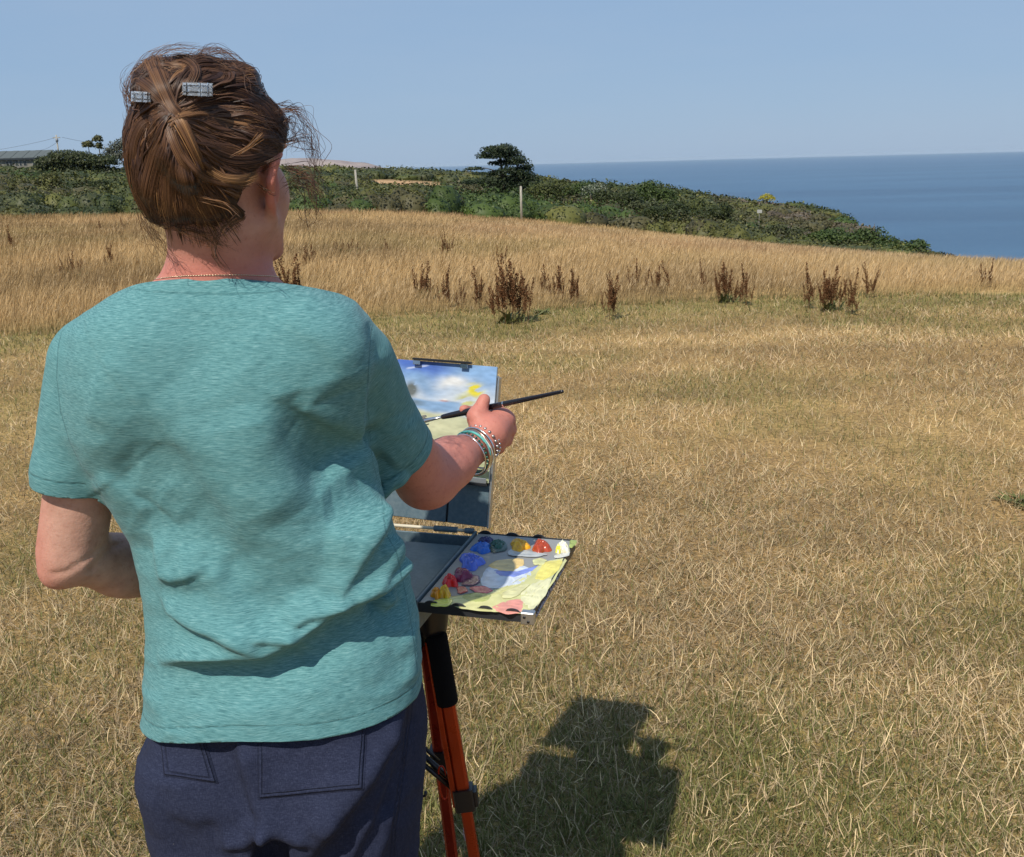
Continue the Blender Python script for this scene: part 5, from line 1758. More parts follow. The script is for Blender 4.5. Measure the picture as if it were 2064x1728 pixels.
lock([(380, 430), (376, 390), (362, 330), (350, 285)], 22, 120, (1, 2, 3), (.002, .008))
lock([(440, 452), (400, 435), (370, 400), (352, 350)], 16, 70, (1, 2, 2, 3), (.001, .005), wob=2)
lock([(495, 440), (470, 425), (430, 395), (390, 350)], 16, 70, (0, 1, 2, 3), (.001, .005), wob=2)
lock([(262, 330), (268, 280), (285, 245), (325, 232)], 18, 90, (1, 2, 3), (.002, .008))
lock([(345, 118), (375, 118), (398, 140), (380, 175), (355, 190)], 16, 110, (1, 2, 3), (.003, .012))
lock([(350, 205), (365, 150), (400, 122), (450, 128), (480, 158)], 14, 70, (0, 1, 2), (.001, .010))
lock([(480, 250), (440, 248), (400, 235), (362, 222)], 22, 90, (1, 2, 3), (.002, .007))
lock([(560, 300), (520, 318), (470, 322), (420, 300), (375, 262)], 24, 130, (0, 1, 2), (.002, .008))
lock([(570, 260), (540, 215), (490, 185), (430, 175)], 24, 130, (0, 1, 2), (.002, .007))
lock([(330, 250), (352, 238), (402, 228), (450, 232)], 5, 26, (3, 4), (.004, .012))
Vh, Qh, Ch = tubes3(curves, rad, cols)
st_ = pmesh('hair_strands', Vh, Qh, M_hair, colors=Ch, parent=hair); tag(st_, kind='stuff')

# windblown loose hairs
curves = []; rad = []; cols = []
def fly(pts, n, jit, curl, Y0=1.2, dY=.04, r=(.00022, .00044), tones=(1, 2, 2, 3)):
    g = np.array(pts, float)
    L = np.concatenate([[0], np.cumsum(np.linalg.norm(np.diff(g, axis=0), axis=1))]); tot = L[-1]; L /= tot
    m = max(12, int(tot / 9))
    n = int(n * 1.7); jit *= 1.35
    for _ in range(n):
        tt = np.linspace(0, random.uniform(.55, 1), m)
        j = np.array([[random.gauss(0, jit), random.gauss(0, jit)] for _ in g]); j[0] *= .6
        gj = g + j
        c = np.stack([np.interp(tt, L, gj[:, 0]), np.interp(tt, L, gj[:, 1])], -1)
        for _k in range(int(m / 3)): c[1:-1] = (c[:-2] + c[1:-1] * 2 + c[2:]) / 4
        ph = random.uniform(0, 6); fr = random.uniform(.35, .75)
        k = np.arange(m)
        amp = curl * np.linspace(.15, 1, m)
        c[:, 0] += amp * np.sin(ph + fr * k); c[:, 1] += amp * .7 * np.cos(ph * 1.3 + fr * k * .9)
        Y = Y0 + random.uniform(-dY, dY) + np.linspace(0, random.uniform(-.03, .03), m) + .004 * np.sin(ph + k * fr)
        curves.append(np.array([P(a, b, y) for (a, b), y in zip(c, Y)]))
        rad.append(random.uniform(*r)); cols.append(BROWN[random.choice(tones)] * random.uniform(.8, 1.3))
fly([(560, 225), (600, 215), (635, 290), (640, 340), (625, 400)], 16, 9, 5)
fly([(570, 250), (590, 235), (600, 280), (585, 320)], 14, 9, 6)
fly([(575, 340), (615, 350), (640, 400), (632, 460)], 16, 8, 6)
fly([(575, 380), (610, 350), (635, 370), (640, 430), (610, 480)], 10, 9, 7)
fly([(572, 290), (612, 275), (640, 320), (643, 370)], 12, 9, 4)
fly([(560, 210), (590, 218), (612, 222), (622, 232)], 8, 5, 3)
fly([(600, 360), (628, 400), (610, 430), (628, 470), (612, 500)], 8, 8, 7)
fly([(270, 200), (244, 180), (246, 150), (275, 125), (300, 110)], 4, 4, 2, 1.17, .02)
fly([(290, 215), (252, 200), (258, 160), (300, 108), (350, 92), (400, 100)], 9, 5, 2, 1.17, .03)
fly([(330, 170), (300, 120), (350, 95), (410, 100), (440, 125)], 14, 6, 3, 1.17, .03)
fly([(380, 160), (400, 108), (440, 98), (480, 120), (500, 150), (520, 170)], 26, 7, 4, 1.19, .03)
fly([(400, 150), (440, 120), (480, 130), (510, 170), (540, 200)], 16, 7, 4, 1.19, .03)
fly([(262, 240), (255, 200), (262, 165), (290, 130)], 10, 4, 3, 1.17, .02)
fly([(282, 430), (300, 480), (330, 505), (345, 520)], 12, 7, 4, 1.18, .02)
fly([(300, 450), (325, 490), (350, 530), (400, 535)], 8, 6, 4, 1.155, .01)
fly([(440, 470), (428, 505), (442, 535), (480, 548)], 7, 4, 3, 1.15, .008)
fly([(350, 455), (400, 470), (450, 490), (470, 500)], 24, 8, 4, 1.15, .01)
fly([(480, 440), (440, 470), (420, 480)], 20, 8, 3, 1.145, .01)
fly([(400, 400), (450, 405), (480, 440), (478, 448)], 5, 6, 2, 1.11, .006, tones=(3, 4))
fly([(530, 270), (500, 300), (462, 320)], 4, 4, 1, 1.12, .004, tones=(4, 4))
fly([(262, 300), (252, 250), (258, 210)], 6, 4, 3, 1.18, .02)
fly([(520, 375), (540, 395), (555, 385)], 5, 4, 2, 1.16, .01)
Vh, Qh, Ch = tubes3(curves, rad, cols)
fl = pmesh('flyaway_hair', Vh, Qh, M_hair, colors=Ch, parent=hair); tag(fl, kind='stuff')

# clear plastic claw clip: two visible wings
M_clear = mat('clear acrylic', (.72, .76, .80), .10, .9, Transmission_Weight=.8, IOR=1.49)
clip = MB()
def clip_wing(x0, y0, x1, y1, Y, nm):
    """faceted wing; corners in the picture"""
    nx, ny = 4, 3
    us = (0, .16, .60, .86, 1); vs = (0, .26, .72, 1)
    def pt(u, v, lift): return P(x0 + (x1 - x0) * u, y0 + (y1 - y0) * v + 2 * (u - .5), Y - lift)
    mb = MB()
    for i in range(nx):
        for j in range(ny):
            u0, u1 = us[i], us[i + 1]; v0, v1 = vs[j], vs[j + 1]
            g = .05
            u0 += g / nx; u1 -= g / nx; v0 += g / ny; v1 -= g / ny
            if (i in (0, nx - 1)) and j != 1: v0 += .05 * (j == 0); v1 -= .05 * (j == 2)
            cu, cv = (u0 + u1) / 2, (v0 + v1) / 2
            k = .16
            base = .004
            out = [pt(u0, v0, base), pt(u1, v0, base), pt(u1, v1, base), pt(u0, v1, base)]
            inn = [pt(u0 + (cu - u0) * k * 2, v0 + (cv - v0) * k * 2, base + .003), pt(u1 + (cu - u1) * k * 2, v0 + (cv - v0) * k * 2, base + .0022 + .001 * ((i + j) % 2)), pt(u1 + (cu - u1) * k * 2, v1 + (cv - v1) * k * 2, base + .003), pt(u0 + (cu - u0) * k * 2, v1 + (cv - v1) * k * 2, base + .0035)]
            mb.add(out + inn, [(0, 3, 2, 1)[::-1], (4, 5, 6, 7), (0, 1, 5, 4), (1, 2, 6, 5), (2, 3, 7, 6), (3, 0, 4, 7)])
    lo = [pt(0, .04, .0035), pt(1, .04, .0035), pt(1, .96, .0035), pt(0, .96, .0035), pt(0, .04, -.001), pt(1, .04, -.001), pt(1, .96, -.001), pt(0, .96, -.001)]
    mb.add(lo, [(0, 1, 2, 3), (7, 6, 5, 4), (0, 4, 5, 1), (1, 5, 6, 2), (2, 6, 7, 3), (3, 7, 4, 0)])
    return mb.build(nm, M_clear, hair, False, PLOC)
h0, _ = hair_hit(398, 180)
Yc = (h0[1] if h0 is not None else 1.12) - .006
cw = clip_wing(367, 166, 429, 195, Yc, 'hair_clip')
h1, _ = hair_hit(292, 196)
cw2 = clip_wing(264, 184, 304, 207, (h1[1] if h1 is not None else 1.15) - .0035, 'hair_clip')

# necklace and earring
M_gold = mat('gold chain', (.80, .66, .45), .3, .5, 1.0)
nk = []
for k in range(64):
    a = 2 * math.pi * k / 64
    c = P(440, 530, 1.232)
    rr = .2
    dvec = v3(math.cos(a), math.sin(a), 0)
    hit = body_bvh.ray_cast(Vector(c + v3(0, 0, -.008 - .022 * (1 + math.sin(a)) * .5) + dvec * rr), Vector(-dvec))
    if hit[0] is not None: nk.append(np.array(hit[0]) + dvec * .0006)
mb = MB()
for k in range(len(nk)):
    a, b = nk[k], nk[(k + 1) % len(nk)]
    for s in (0, .5):
        p0 = a * (1 - s) + b * s; p1 = a * (.5 - s if s == 0 else 0) + b * (.5 + s if s == 0 else 1) if s else (a + b) / 2
        mb.tube([p0, (p0 + p1) / 2, p1], [.0003, .0007, .0003], 5)
mb.build('necklace', M_gold, person, True, PLOC)
ep = hd(.072, -.004, -.042)
mb = MB(); mb.tube([ep + HR * .004 + HU * (.004 * math.cos(a)) + HF * (.004 * math.sin(a)) for a in np.linspace(0, 6.28, 10)[:-1]], .0008, 5, closed=True)
mb.build('earring', M_gold, person, True, PLOC)

# bangles on the right wrist
fd = (WR_R - ELB_R); fd /= np.linalg.norm(fd)
M_silver = mat('silver bangle', (.75, .74, .72), .22, .5, 1.0)
M_pewter = mat('pewter beads', (.42, .40, .38), .35, .5, .9)
M_bgold = mat('rose gold bangle', (.62, .42, .30), .25, .5, 1.0)
M_teal = mat('turquoise cord', (.10, .42, .38), .55)
M_green = mat('dark green beads', (.012, .10, .07), .2)
M_cream = mat('pale bead bangle', (.66, .63, .55), .35)
random.seed(3)
def bangle(off, R, r, m, tilt, drop, beads=0, name='bangle'):
    c = WR_R - fd * off + v3(0, 0, -drop)
    ax = (fd + v3(*tilt)); ax /= np.linalg.norm(ax)
    u = np.cross(ax, v3(0, 0, 1)); u /= np.linalg.norm(u); w = np.cross(u, ax)
    mb = MB()
    if beads:
        for k in range(beads):
            a = 2 * math.pi * k / beads
            q = c + (u * math.cos(a) + w * math.sin(a)) * R
            t = -u * math.sin(a) + w * math.cos(a)
            mb.tube([q - t * r * 1.0, q - t * r * .6, q, q + t * r * .6, q + t * r * 1.0], [r * .3, r * .85, r, r * .85, r * .3], 6)
    else:
        mb.tube([c + (u * math.cos(a) + w * math.sin(a)) * R for a in np.linspace(0, 2 * math.pi, 37)[:-1]], r, 6, closed=True)
    return mb.build(name, m, person, True, PLOC)
bangle(.006, .0350, .0016, M_silver, (.10, 0, .05), .004)
bangle(.011, .0355, .0015, M_bgold, (.22, 0, .02), .006)
bangle(.016, .0350, .0018, M_cream, (-.05, 0, .12), .006)
bangle(.021, .0345, .0022, M_teal, (.05, .1, .0), .005)
bangle(.026, .0350, .0022, M_green, (.15, 0, .05), .006, 30, 'bead_bracelet')
bangle(.013, .0360, .0014, M_silver, (.32, 0, .0), .008)
bangle(.019, .0365, .0013, M_bgold, (.30, .1, -.10), .008)
bangle(.029, .0350, .0014, M_silver, (.12, -.1, .1), .006)
bangle(.009, .0360, .0014, M_silver, (.40, 0, -.05), .009)
bangle(-.006, .0315, .0030, M_pewter, (.05, 0, .10), .001, 22, 'bead_bracelet')
bangle(-.012, .0305, .0022, M_silver, (-.06, 0, .15), .000, 26, 'bead_bracelet')

# ------------------------------------------------------------------ brush
BT, BE = P(843, 851, 1.655 * HS), P(1136, 789, 1.515 * HS)
bd = (BE - BT); BL = np.linalg.norm(bd); bd /= BL
brush = empty('paint_brush', tuple(BT))
tag(brush, 'long flat paint brush with black handle held across the right hand', 'paintbrush')
IB = Matrix.Translation(-Vector(BT))
def along(s): return BT + bd * s
M_handle = mat('black lacquered handle', (.012, .010, .012), .12, .6)
M_ferrule = mat('brushed metal ferrule', (.62, .62, .64), .3, .5, 1.0)
M_bristle = mat('grey bristle', (.16, .15, .15), .85)
f0 = .052
mb = MB(); mb.tube([along(f0), along(f0 + .003), along(f0 + .02), along(f0 + .05), along(f0 + .09), along(f0 + .13), along(BL - .006), along(BL - .001), along(BL)], [.0040, .0044, .0052, .0058, .0050, .0045, .0030, .0026, .0010], 14)
mb.build('handle', M_handle, brush, True, IB)
mb = MB(); mb.tube([along(.016), along(.018), along(.030), along(.032), along(.034), along(.036), along(f0)], [.0072, .0074, .0058, .0060, .0055, .0050, .0043], 14, flat=.55)
mb.build('ferrule', M_ferrule, brush, True, IB)
mb = MB()
for k in range(46):
    o = v3(random.gauss(0, .0028), 0, random.gauss(0, .0030)); a = along(.017) + o * .9; b = along(random.uniform(-.001, .003)) + o * .9
    mb.tube([a, (a + b) / 2 + o * .05, b], [.0009, .0009, .0004], 4)
mb.build('bristles', M_bristle, brush, False, IB)
mb = MB(); mb.tube([along(f0 + .125), along(f0 + .127)], [.00475, .00472], 12, cap=False); mb.build('printed_mark', M_silver, brush, True, IB)

# ------------------------------------------------------------------ easel: box, lid, palette wing, tripod
ES = 1.0                                   # size of the easel box
ZB = CZ - .65 * ES
O = CAMP + (v3(-.070, 1.690, .90) - CAMP) * ES
EY = math.radians(-16)
easel = empty('pochade_easel', tuple(O), EY)
tag(easel, 'dark grey paint box easel with fold-out palette on a red tripod', 'easel')
EM = Matrix.Translation(Vector(O)) @ Matrix.Rotation(EY, 4, 'Z')
EI = EM.inverted()
M_grey = mat('dark slate paint box', (.050, .068, .082), .42, .4)
_t = NT(M_grey)
_n1 = _t.noise(_t.pos(True), 22, 5, .65); _n2 = _t.noise(_t.pos(True), 150, 3)
_t.color(_t.mix(.5, _t.ramp(_n1, [(.3, (.060, .120, .155)), (.55, (.105, .165, .195)), (.75, (.18, .24, .27))]), _t.ramp(_n2, [(.4, (.080, .110, .130)), (.75, (.15, .185, .20))])))
M_dgrey = mat('black anodised rim', (.028, .030, .034), .4)
M_alu = mat('bare aluminium', (.55, .56, .56), .35, .5, .9)
M_rod = mat('cream hinge rod', (.62, .56, .42), .4)
W0 = -.215 * ES; DP = .292 * ES
mb = MB(); mb.box((W0, -DP, -.040), (-.004, 0, -.036), bev=.001); tray = mb.build('tray_floor', M_grey, easel)
for lo, hi, nm in (((W0, -DP - .004, -.044), (-.004, -DP, .0), 'tray_side'), ((W0, 0.0, -.044), (-.004, .004, -.004), 'tray_side'), ((W0 - .004, -DP - .004, -.044), (W0, .004, 0), 'tray_side'), ((-.004, -DP - .006, -.044), (.0, .006, .006), 'tray_side')):
    mb = MB(); mb.box(lo, hi, bev=.0008); mb.build(nm, M_grey, easel)
mb = MB(); mb.box((W0 + .01, -DP + .012, -.034), (-.016, -.03, -.010), bev=.002); mb.build('inner_panel', M_grey, easel)
# hinge rod at the foot of the lid
mb = MB(); mb.tube([(W0 + .01, .012, .002), (-.008, .012, .002)], .0030, 10); mb.build('hinge_rod', M_rod, easel, True)
for u0, u1 in ((-.085, -.040), (-.025, -.008)):
    mb = MB(); mb.tube([(u0, .012, .002), (u1, .012, .002)], .0056, 12); mb.build('hinge_knuckle', M_grey, easel, True)
# lid leaning back
LA = math.radians(12)
LM = Matrix.Translation((0, .016, .004)) @ Matrix.Rotation(-LA, 4, 'X') @ Matrix.Rotation(math.radians(2.6), 4, 'Y')
def lid_pt(px, py, w=-.006):
    """point on the lid's front plane seen at picture px, py"""
    M = EM @ LM
    o = M @ Vector((0, w, 0)); n = M.to_3x3() @ Vector((0, 1, 0))
    d = Vector(ray(px, py)); c = Vector(CAMP)
    t = (o - c).dot(n) / d.dot(n)
    return M.inverted() @ (c + d * t)
LR = (lid_pt(1012, 764, 0).x + lid_pt(979, 1076, 0).x) / 2; LH = lid_pt(1010, 764, 0).z
LS = lid_pt(898, 1070, 0).x
mb = MB(); mb.box((W0, 0, .006), (LS - .002, .010, LH), bev=.001); mb.build('lid', M_grey, easel, False, LM)
mb = MB(); mb.box((LS + .002, .0008, .006), (LR - .004, .010, LH), bev=.001); mb.build('lid', M_grey, easel, False, LM)
mb = MB(); mb.box((LS - .0022, .004, .006), (LS + .0022, .009, LH - .001)); mb.build('lid_slot', M_black, easel, False, LM)
mb = MB(); mb.box((LR - .004, -.001, .004), (LR, .014, LH + .002), bev=.0008); mb.build('lid_edge', M_alu, easel, False, LM)
mb = MB(); mb.box((W0, -.001, LH + .0002), (LR - .0042, .014, LH + .004), bev=.0008); mb.build('lid_edge', M_alu, easel, False, LM)
random.seed(9)
# painting panel clipped to the lid
tr_ = lid_pt(1003, 740); br_ = lid_pt(984, 974)
PU1 = (tr_.x + br_.x) / 2; PW1 = tr_.z; PW0 = br_.z; PU0 = PU1 - .192
painting = empty('painting', tuple((EM @ LM) @ Vector(((PU0 + PU1) / 2, -.004, PW0))))
painting.rotation_euler = (EM @ LM).to_euler()
tag(painting, 'small unfinished landscape painting with blue sky, white cloud and yellow tree', 'painting')
pw, phh = PU1 - PU0, PW1 - PW0
def build_painting():
    n = 120
    u = np.linspace(0, 1, n); v = np.linspace(0, 1, n)
    U, Vv = np.meshgrid(u, v)      # v up
    x = U.ravel(); y = Vv.ravel()
    wob = (fbm2(x, y, 5, 3) - .5) * .16
    yy = y + wob
    strokes = fbm2(x * 3 + y * 4, y * 18 - x * 6, 1.2, 3, 9)
    def m(a, b, t): t = t[:, None]; return a * (1 - t) + b * t
    deep = v3(.10, .20, .62); sky_ = v3(.30, .50, .80); pale = v3(.70, .76, .82); cream = v3(.62, .64, .42); yel = v3(.85, .72, .05); olive = v3(.30, .32, .12)
    c = m(np.repeat(pale[None], n * n, 0), np.repeat(sky_[None], n * n, 0), sstep(.62, .86, yy))
    c = m(c, np.repeat(deep[None], n * n, 0), sstep(.80, .98, yy) * sstep(.75, .35, x + .3 * (1 - y)))
    def put(c, colr, f): return m(c, np.repeat(v3(*colr)[None], n * n, 0), np.clip(f, 0, 1))
    c = put(c, (.24, .40, .64), np.exp(-(((x - .30) / .12) ** 2 + ((yy - .80) / .10) ** 2)) * .8)
    c = put(c, (.86, .87, .86), 1.2 * np.exp(-(((x - .58) / .17) ** 2 + ((yy - .83) / .055) ** 2)))
    c = put(c, (.72, .78, .82), np.exp(-(((x - .75) / .2) ** 2 + ((yy - .74) / .05) ** 2)) * .8)
    yw = y + wob * .25
    c = put(c, (.30, .48, .74), sstep(.675, .655, yw) * sstep(.54, .60, yw) * sstep(.95, .55, x))
    c = put(c, (.64, .66, .44), sstep(.60, .555, yw + .04 * x))
    c = put(c, (.74, .74, .48), .8 * np.exp(-(((x - .45) / .2) ** 2 + ((y - .45) / .06) ** 2)))
    c = put(c, (.44, .48, .26), .8 * sstep(.40, .20, y + wob) * sstep(.45, .55, strokes))
    c = put(c, (.85, .74, .06), 2.0 * np.exp(-(((x - .80) / .065) ** 2 + ((y - .785) / .05) ** 2)) * sstep(.38, .5, strokes))
    c = put(c, (.66, .66, .30), 1.6 * np.exp(-(((x - .72) / .08) ** 2 + ((y - .69) / .05) ** 2)) * sstep(.45, .55, strokes))
    c = put(c, (.17, .19, .18), 1.8 * np.exp(-(((x - .16) / .055) ** 2 + ((y - .745) / .055) ** 2)) * sstep(.40, .48, strokes))
    c = put(c, (.20, .28, .36), .9 * sstep(.66, .64, y - .10 * (.3 - x)) * sstep(.60, .62, y) * sstep(.36, .22, x))
    c = put(c, (.50, .26, .24), 1.3 * np.exp(-(((x - .50) / .040) ** 2 + ((y - .672) / .007) ** 2)))
    c = put(c, (.86, .86, .86), 1.3 * np.exp(-(((x - .51) / .030) ** 2 + ((y - .684) / .007) ** 2)))
    c *= (.66 + .18 * strokes)[:, None]
    fine = fbm2(x * 8 + y * 3, y * 30, 2.2, 3, 5) - .5
    c = c * (1 + .35 * fine[:, None])
    st = np.exp(-((y - .945 - .18 * (x - .2)) / .006) ** 2) * sstep(.08, .12, x) * sstep(.34, .28, x)
    c = m(c, np.repeat(v3(.65, .72, .85)[None], n * n, 0), st * .8)
    P3 = np.stack([(x - .5) * pw, -.0022 - strokes * .0006, y * phh], -1)
    i = np.arange(n * n).reshape(n, n)
    F = np.stack([i[:-1, :-1], i[:-1, 1:], i[1:, 1:], i[1:, :-1]], -1).reshape(-1, 4)
    mp = tint_mat('wet oil paint', .28, .45)
    mesh_np('painted_surface', P3, F, mp, painting, smooth=True, colors=c)
    mb = MB(); mb.box((-pw / 2, -.0018, 0), (pw / 2, .004, phh), bev=.0005)
    mb.build('panel', mat('pale primed board', (.55, .56, .55), .7), painting)
build_painting()
M_clip = mat('chrome clip', (.6, .62, .66), .2, .5, 1.0)
ct = MB()
uL, uR = lid_pt(842, 737).x, lid_pt(938, 737).x
wt = PW1
mb = MB(); mb.box((uL - .008, -.016, wt + .0012), (uR + .012, -.004, wt + .0055), bev=.0008); mb.build('top_clamp_bar', M_black, easel, False, LM)
for uu in (uL, uR):
    mb = MB(); mb.box((uu - .007, -.0145, wt - .007), (uu + .007, -.0120, wt + .0010), bev=.0006); mb.build('clamp_jaw', M_clip, easel, False, LM)
mb = MB(); mb.box((PU0 + .01, -.014, PW0 - .006), (PU1 - .002, .0, PW0 - .0012), bev=.0006); mb.build('support_ledge', M_black, easel, False, LM)
mb = MB(); mb.box((PU1 - .05, -.0135, PW0 - .0010), (PU1 - .003, -.0110, PW0 + .0085), bev=.0006); mb.build('ledge_lip', M_alu, easel, False, LM)
# palette wing
PW = .180 * ES
def pal_uv(px, py):
    q = EI @ Vector(PZ(px, py, ZB + .003)); return q.x, q.y
mb = MB(); mb.box((.002, -DP - .003, -.014), (PW, .004, .0015), bev=.0008); mb.build('palette_wing', mat('grey palette board', (.27, .275, .27), .45), easel)
# rim with scallops cut for clips
def scallop_rim(p0, p1, outn, h0, h1, cuts, nm):
    """upright wall from p0 to p1; its upper edge drops in half-round notches"""
    p0 = Vector(p0); p1 = Vector(p1); L = (p1 - p0).length; d = (p1 - p0) / L
    n = 72; th = .0022; V = []
    for k in range(n + 1):
        s = L * k / n; top = h1
        for c in cuts:
            r = .0105
            if abs(s - c * L) < r: top = max(h0 + .001, h1 + (math.sqrt(r * r - (s - c * L) ** 2) * .45))
        q = p0 + d * s; o = Vector(outn) * th
        V += [(q.x, q.y, h0), (q.x, q.y, top), (q.x + o.x, q.y + o.y, top), (q.x + o.x, q.y + o.y, h0)]
    F = []
    for k in range(n):
        a = 4 * k
        for j in range(4): F.append((a + j, a + (j + 1) % 4, a + 4 + (j + 1) % 4, a + 4 + j))
    F += [(3, 2, 1, 0), (4 * n, 4 * n + 1, 4 * n + 2, 4 * n + 3)]
    mb = MB(); mb.add(V, F); return mb.build(nm, M_dgrey if nm == 'palette_rim' else M_alu, easel)
scallop_rim((.001, -DP - .0032, 0), (PW, -DP - .0032, 0), (0, -1, 0), -.0135, .0022, (.12, .36, .60, .84), 'palette_rim')
scallop_rim((PW + .0002, -DP - .005, 0), (PW + .0002, .006, 0), (1, 0, 0), -.0150, .0022, (), 'palette_rim')
scallop_rim((.001, .0062, 0), (PW, .0062, 0), (0, 1, 0), -.0135, .0022, (.08, .36, .64), 'palette_rim')
mb = MB(); mb.box((PW - .016, -DP - .0075, -.016), (PW + .0045, -DP + .006, .0030), bev=.0012); mb.build('corner_guard', M_alu, easel)
mb = MB()
for (u, w) in ((PW - .010, -.004), (PW - .004, -.011)): mb.tube([(u, -DP - .0085, w), (u, -DP - .0076, w)], .0022, 10)
mb.build('corner_screw', M_black, easel, True)
# white lettering down the outer edge (illegible maker's script)
M_letter = mat('white print', (.42, .42, .50), .6)
random.seed(77)
mb = MB(); yy = -DP + .012
for word in (11, 5, 7):
    for k in range(word):
        wv0 = random.uniform(.006, .0085) * ES; hh = random.uniform(.0045, .0085)
        x0 = PW + .0032; zb_ = -.0120
        pts = [(x0, yy, zb_ + hh * .9), (x0, yy + wv0 * .35, zb_), (x0, yy + wv0 * .6, zb_ + hh * random.uniform(.4, 1)), (x0, yy + wv0 * .95, zb_ + hh * .15)]
        mb.tube(pts, .00085, 4); yy += wv0 * 1.05
    yy += .006
mb.build('lettering', M_letter, easel)

# paint on the palette
def paint_patch(poly, color, z, thick, name='paint_smear', rough=.35, relief=.0005, edge=.0):
    """flat wet smear with an uneven edge; poly in the picture"""
    pts = np.array([pal_uv(*q) for q in poly])
    # resample outline
    m = len(pts); out = []
    for k in range(m):
        a, b = pts[k], pts[(k + 1) % m]
        for t in np.linspace(0, 1, 6)[:-1]: out.append(a * (1 - t) + b * t)
    out = np.array(out)
    for _ in range(2): out = (np.roll(out, 1, 0) + 2 * out + np.roll(out, -1, 0)) / 4
    c = out.mean(0)
    r = len(out); rings = 8
    V = []; C = []
    for j in range(rings + 1):
        f = j / rings
        for k in range(r):
            q = c + (out[k] - c) * f
            q = q + (random.uniform(-1, 1) * .0012 * f, random.uniform(-1, 1) * .0012 * f)
            hz = z + (thick * min(1, (1 - f) * 6 + .05)) + random.uniform(0, relief) * (f < .98)
            V.append((q[0], q[1], hz))
    V = np.array(V)
    stz = vnoise3(np.stack([V[:, 0] * 90, V[:, 1] * 260, np.full(len(V), z * 1e4)], -1))
    C = np.asarray(color)[None] * (.78 + .44 * stz)[:, None]
    F = []
    for j in range(rings):
        for k in range(r):
            F.append((j * r + k, (j + 1) * r + k, (j + 1) * r + (k + 1) % r, j * r + (k + 1) % r))
    return mesh_np(name, V, np.array(F), M_paint, easel, smooth=True, colors=C)
M_paint = tint_mat('wet paint', .25, .5)
z0 = .0017
SM = [([(866, 1216), (905, 1218), (930, 1226), (975, 1231), (1010, 1233), (1052, 1236), (1066, 1232), (1100, 1196), (1142, 1130), (1140, 1124), (1100, 1128), (1030, 1178), (960, 1195), (900, 1202), (868, 1212)], (.58, .57, .26)),
      ([(985, 1140), (1040, 1132), (1080, 1150), (1060, 1180), (1000, 1186), (968, 1180), (972, 1155)], (.60, .66, .74)),
      ([(1072, 1172), (1118, 1160), (1098, 1200), (1078, 1228), (1050, 1222), (1045, 1196)], (.72, .70, .42)),
      ([(985, 1225), (1010, 1212), (1050, 1205), (1058, 1212), (1052, 1234), (1020, 1238)], (.72, .30, .24)),
      ([(925, 1200), (958, 1192), (995, 1196), (985, 1212), (945, 1214)], (.34, .38, .12)),
      ([(992, 1148), (1030, 1158), (1068, 1148), (1085, 1138), (1075, 1150), (1040, 1164), (1000, 1160)], (.20, .26, .62)),
      ([(982, 1140), (1000, 1128), (1058, 1124), (1055, 1140), (1030, 1154), (1005, 1150)], (.72, .52, .20)),
      ([(1096, 1132), (1138, 1128), (1124, 1152), (1095, 1170), (1074, 1166)], (.74, .66, .16)),
      ([(1072, 1128), (1088, 1124), (1104, 1128), (1096, 1138), (1076, 1138)], (.62, .62, .30)),
      ([(945, 1182), (975, 1180), (996, 1190), (980, 1197), (955, 1194)], (.62, .12, .14)),
      ([(918, 1182), (938, 1182), (945, 1192), (925, 1198)], (.55, .10, .08)),
      ([(935, 1158), (962, 1158), (970, 1172), (950, 1182), (928, 1178)], (.17, .05, .09)),
      ([(985, 1090), (1020, 1092), (1024, 1108), (990, 1116)], (.015, .06, .045)),
      ([(872, 1210), (905, 1205), (915, 1212), (900, 1224), (866, 1222)], (.62, .62, .08)),
      ([(1148, 1088), (1164, 1090), (1155, 1105), (1146, 1104)], (.35, .42, .10)),
      ([(1115, 1120), (1150, 1112), (1146, 1122), (1120, 1126)], (.60, .60, .55)),
      ([(1010, 1196), (1048, 1180), (1070, 1176), (1040, 1204), (1015, 1208)], (.66, .64, .34)),
      ([(1030, 1104), (1070, 1112), (1110, 1118), (1075, 1124), (1020, 1120)], (.40, .42, .42)),
      ([(965, 1090), (990, 1088), (992, 1096), (960, 1104)], (.02, .03, .12))]
random.seed(21)
for k, (poly, c) in enumerate(SM): paint_patch(poly, c, z0 + .00010 * k, .0005)
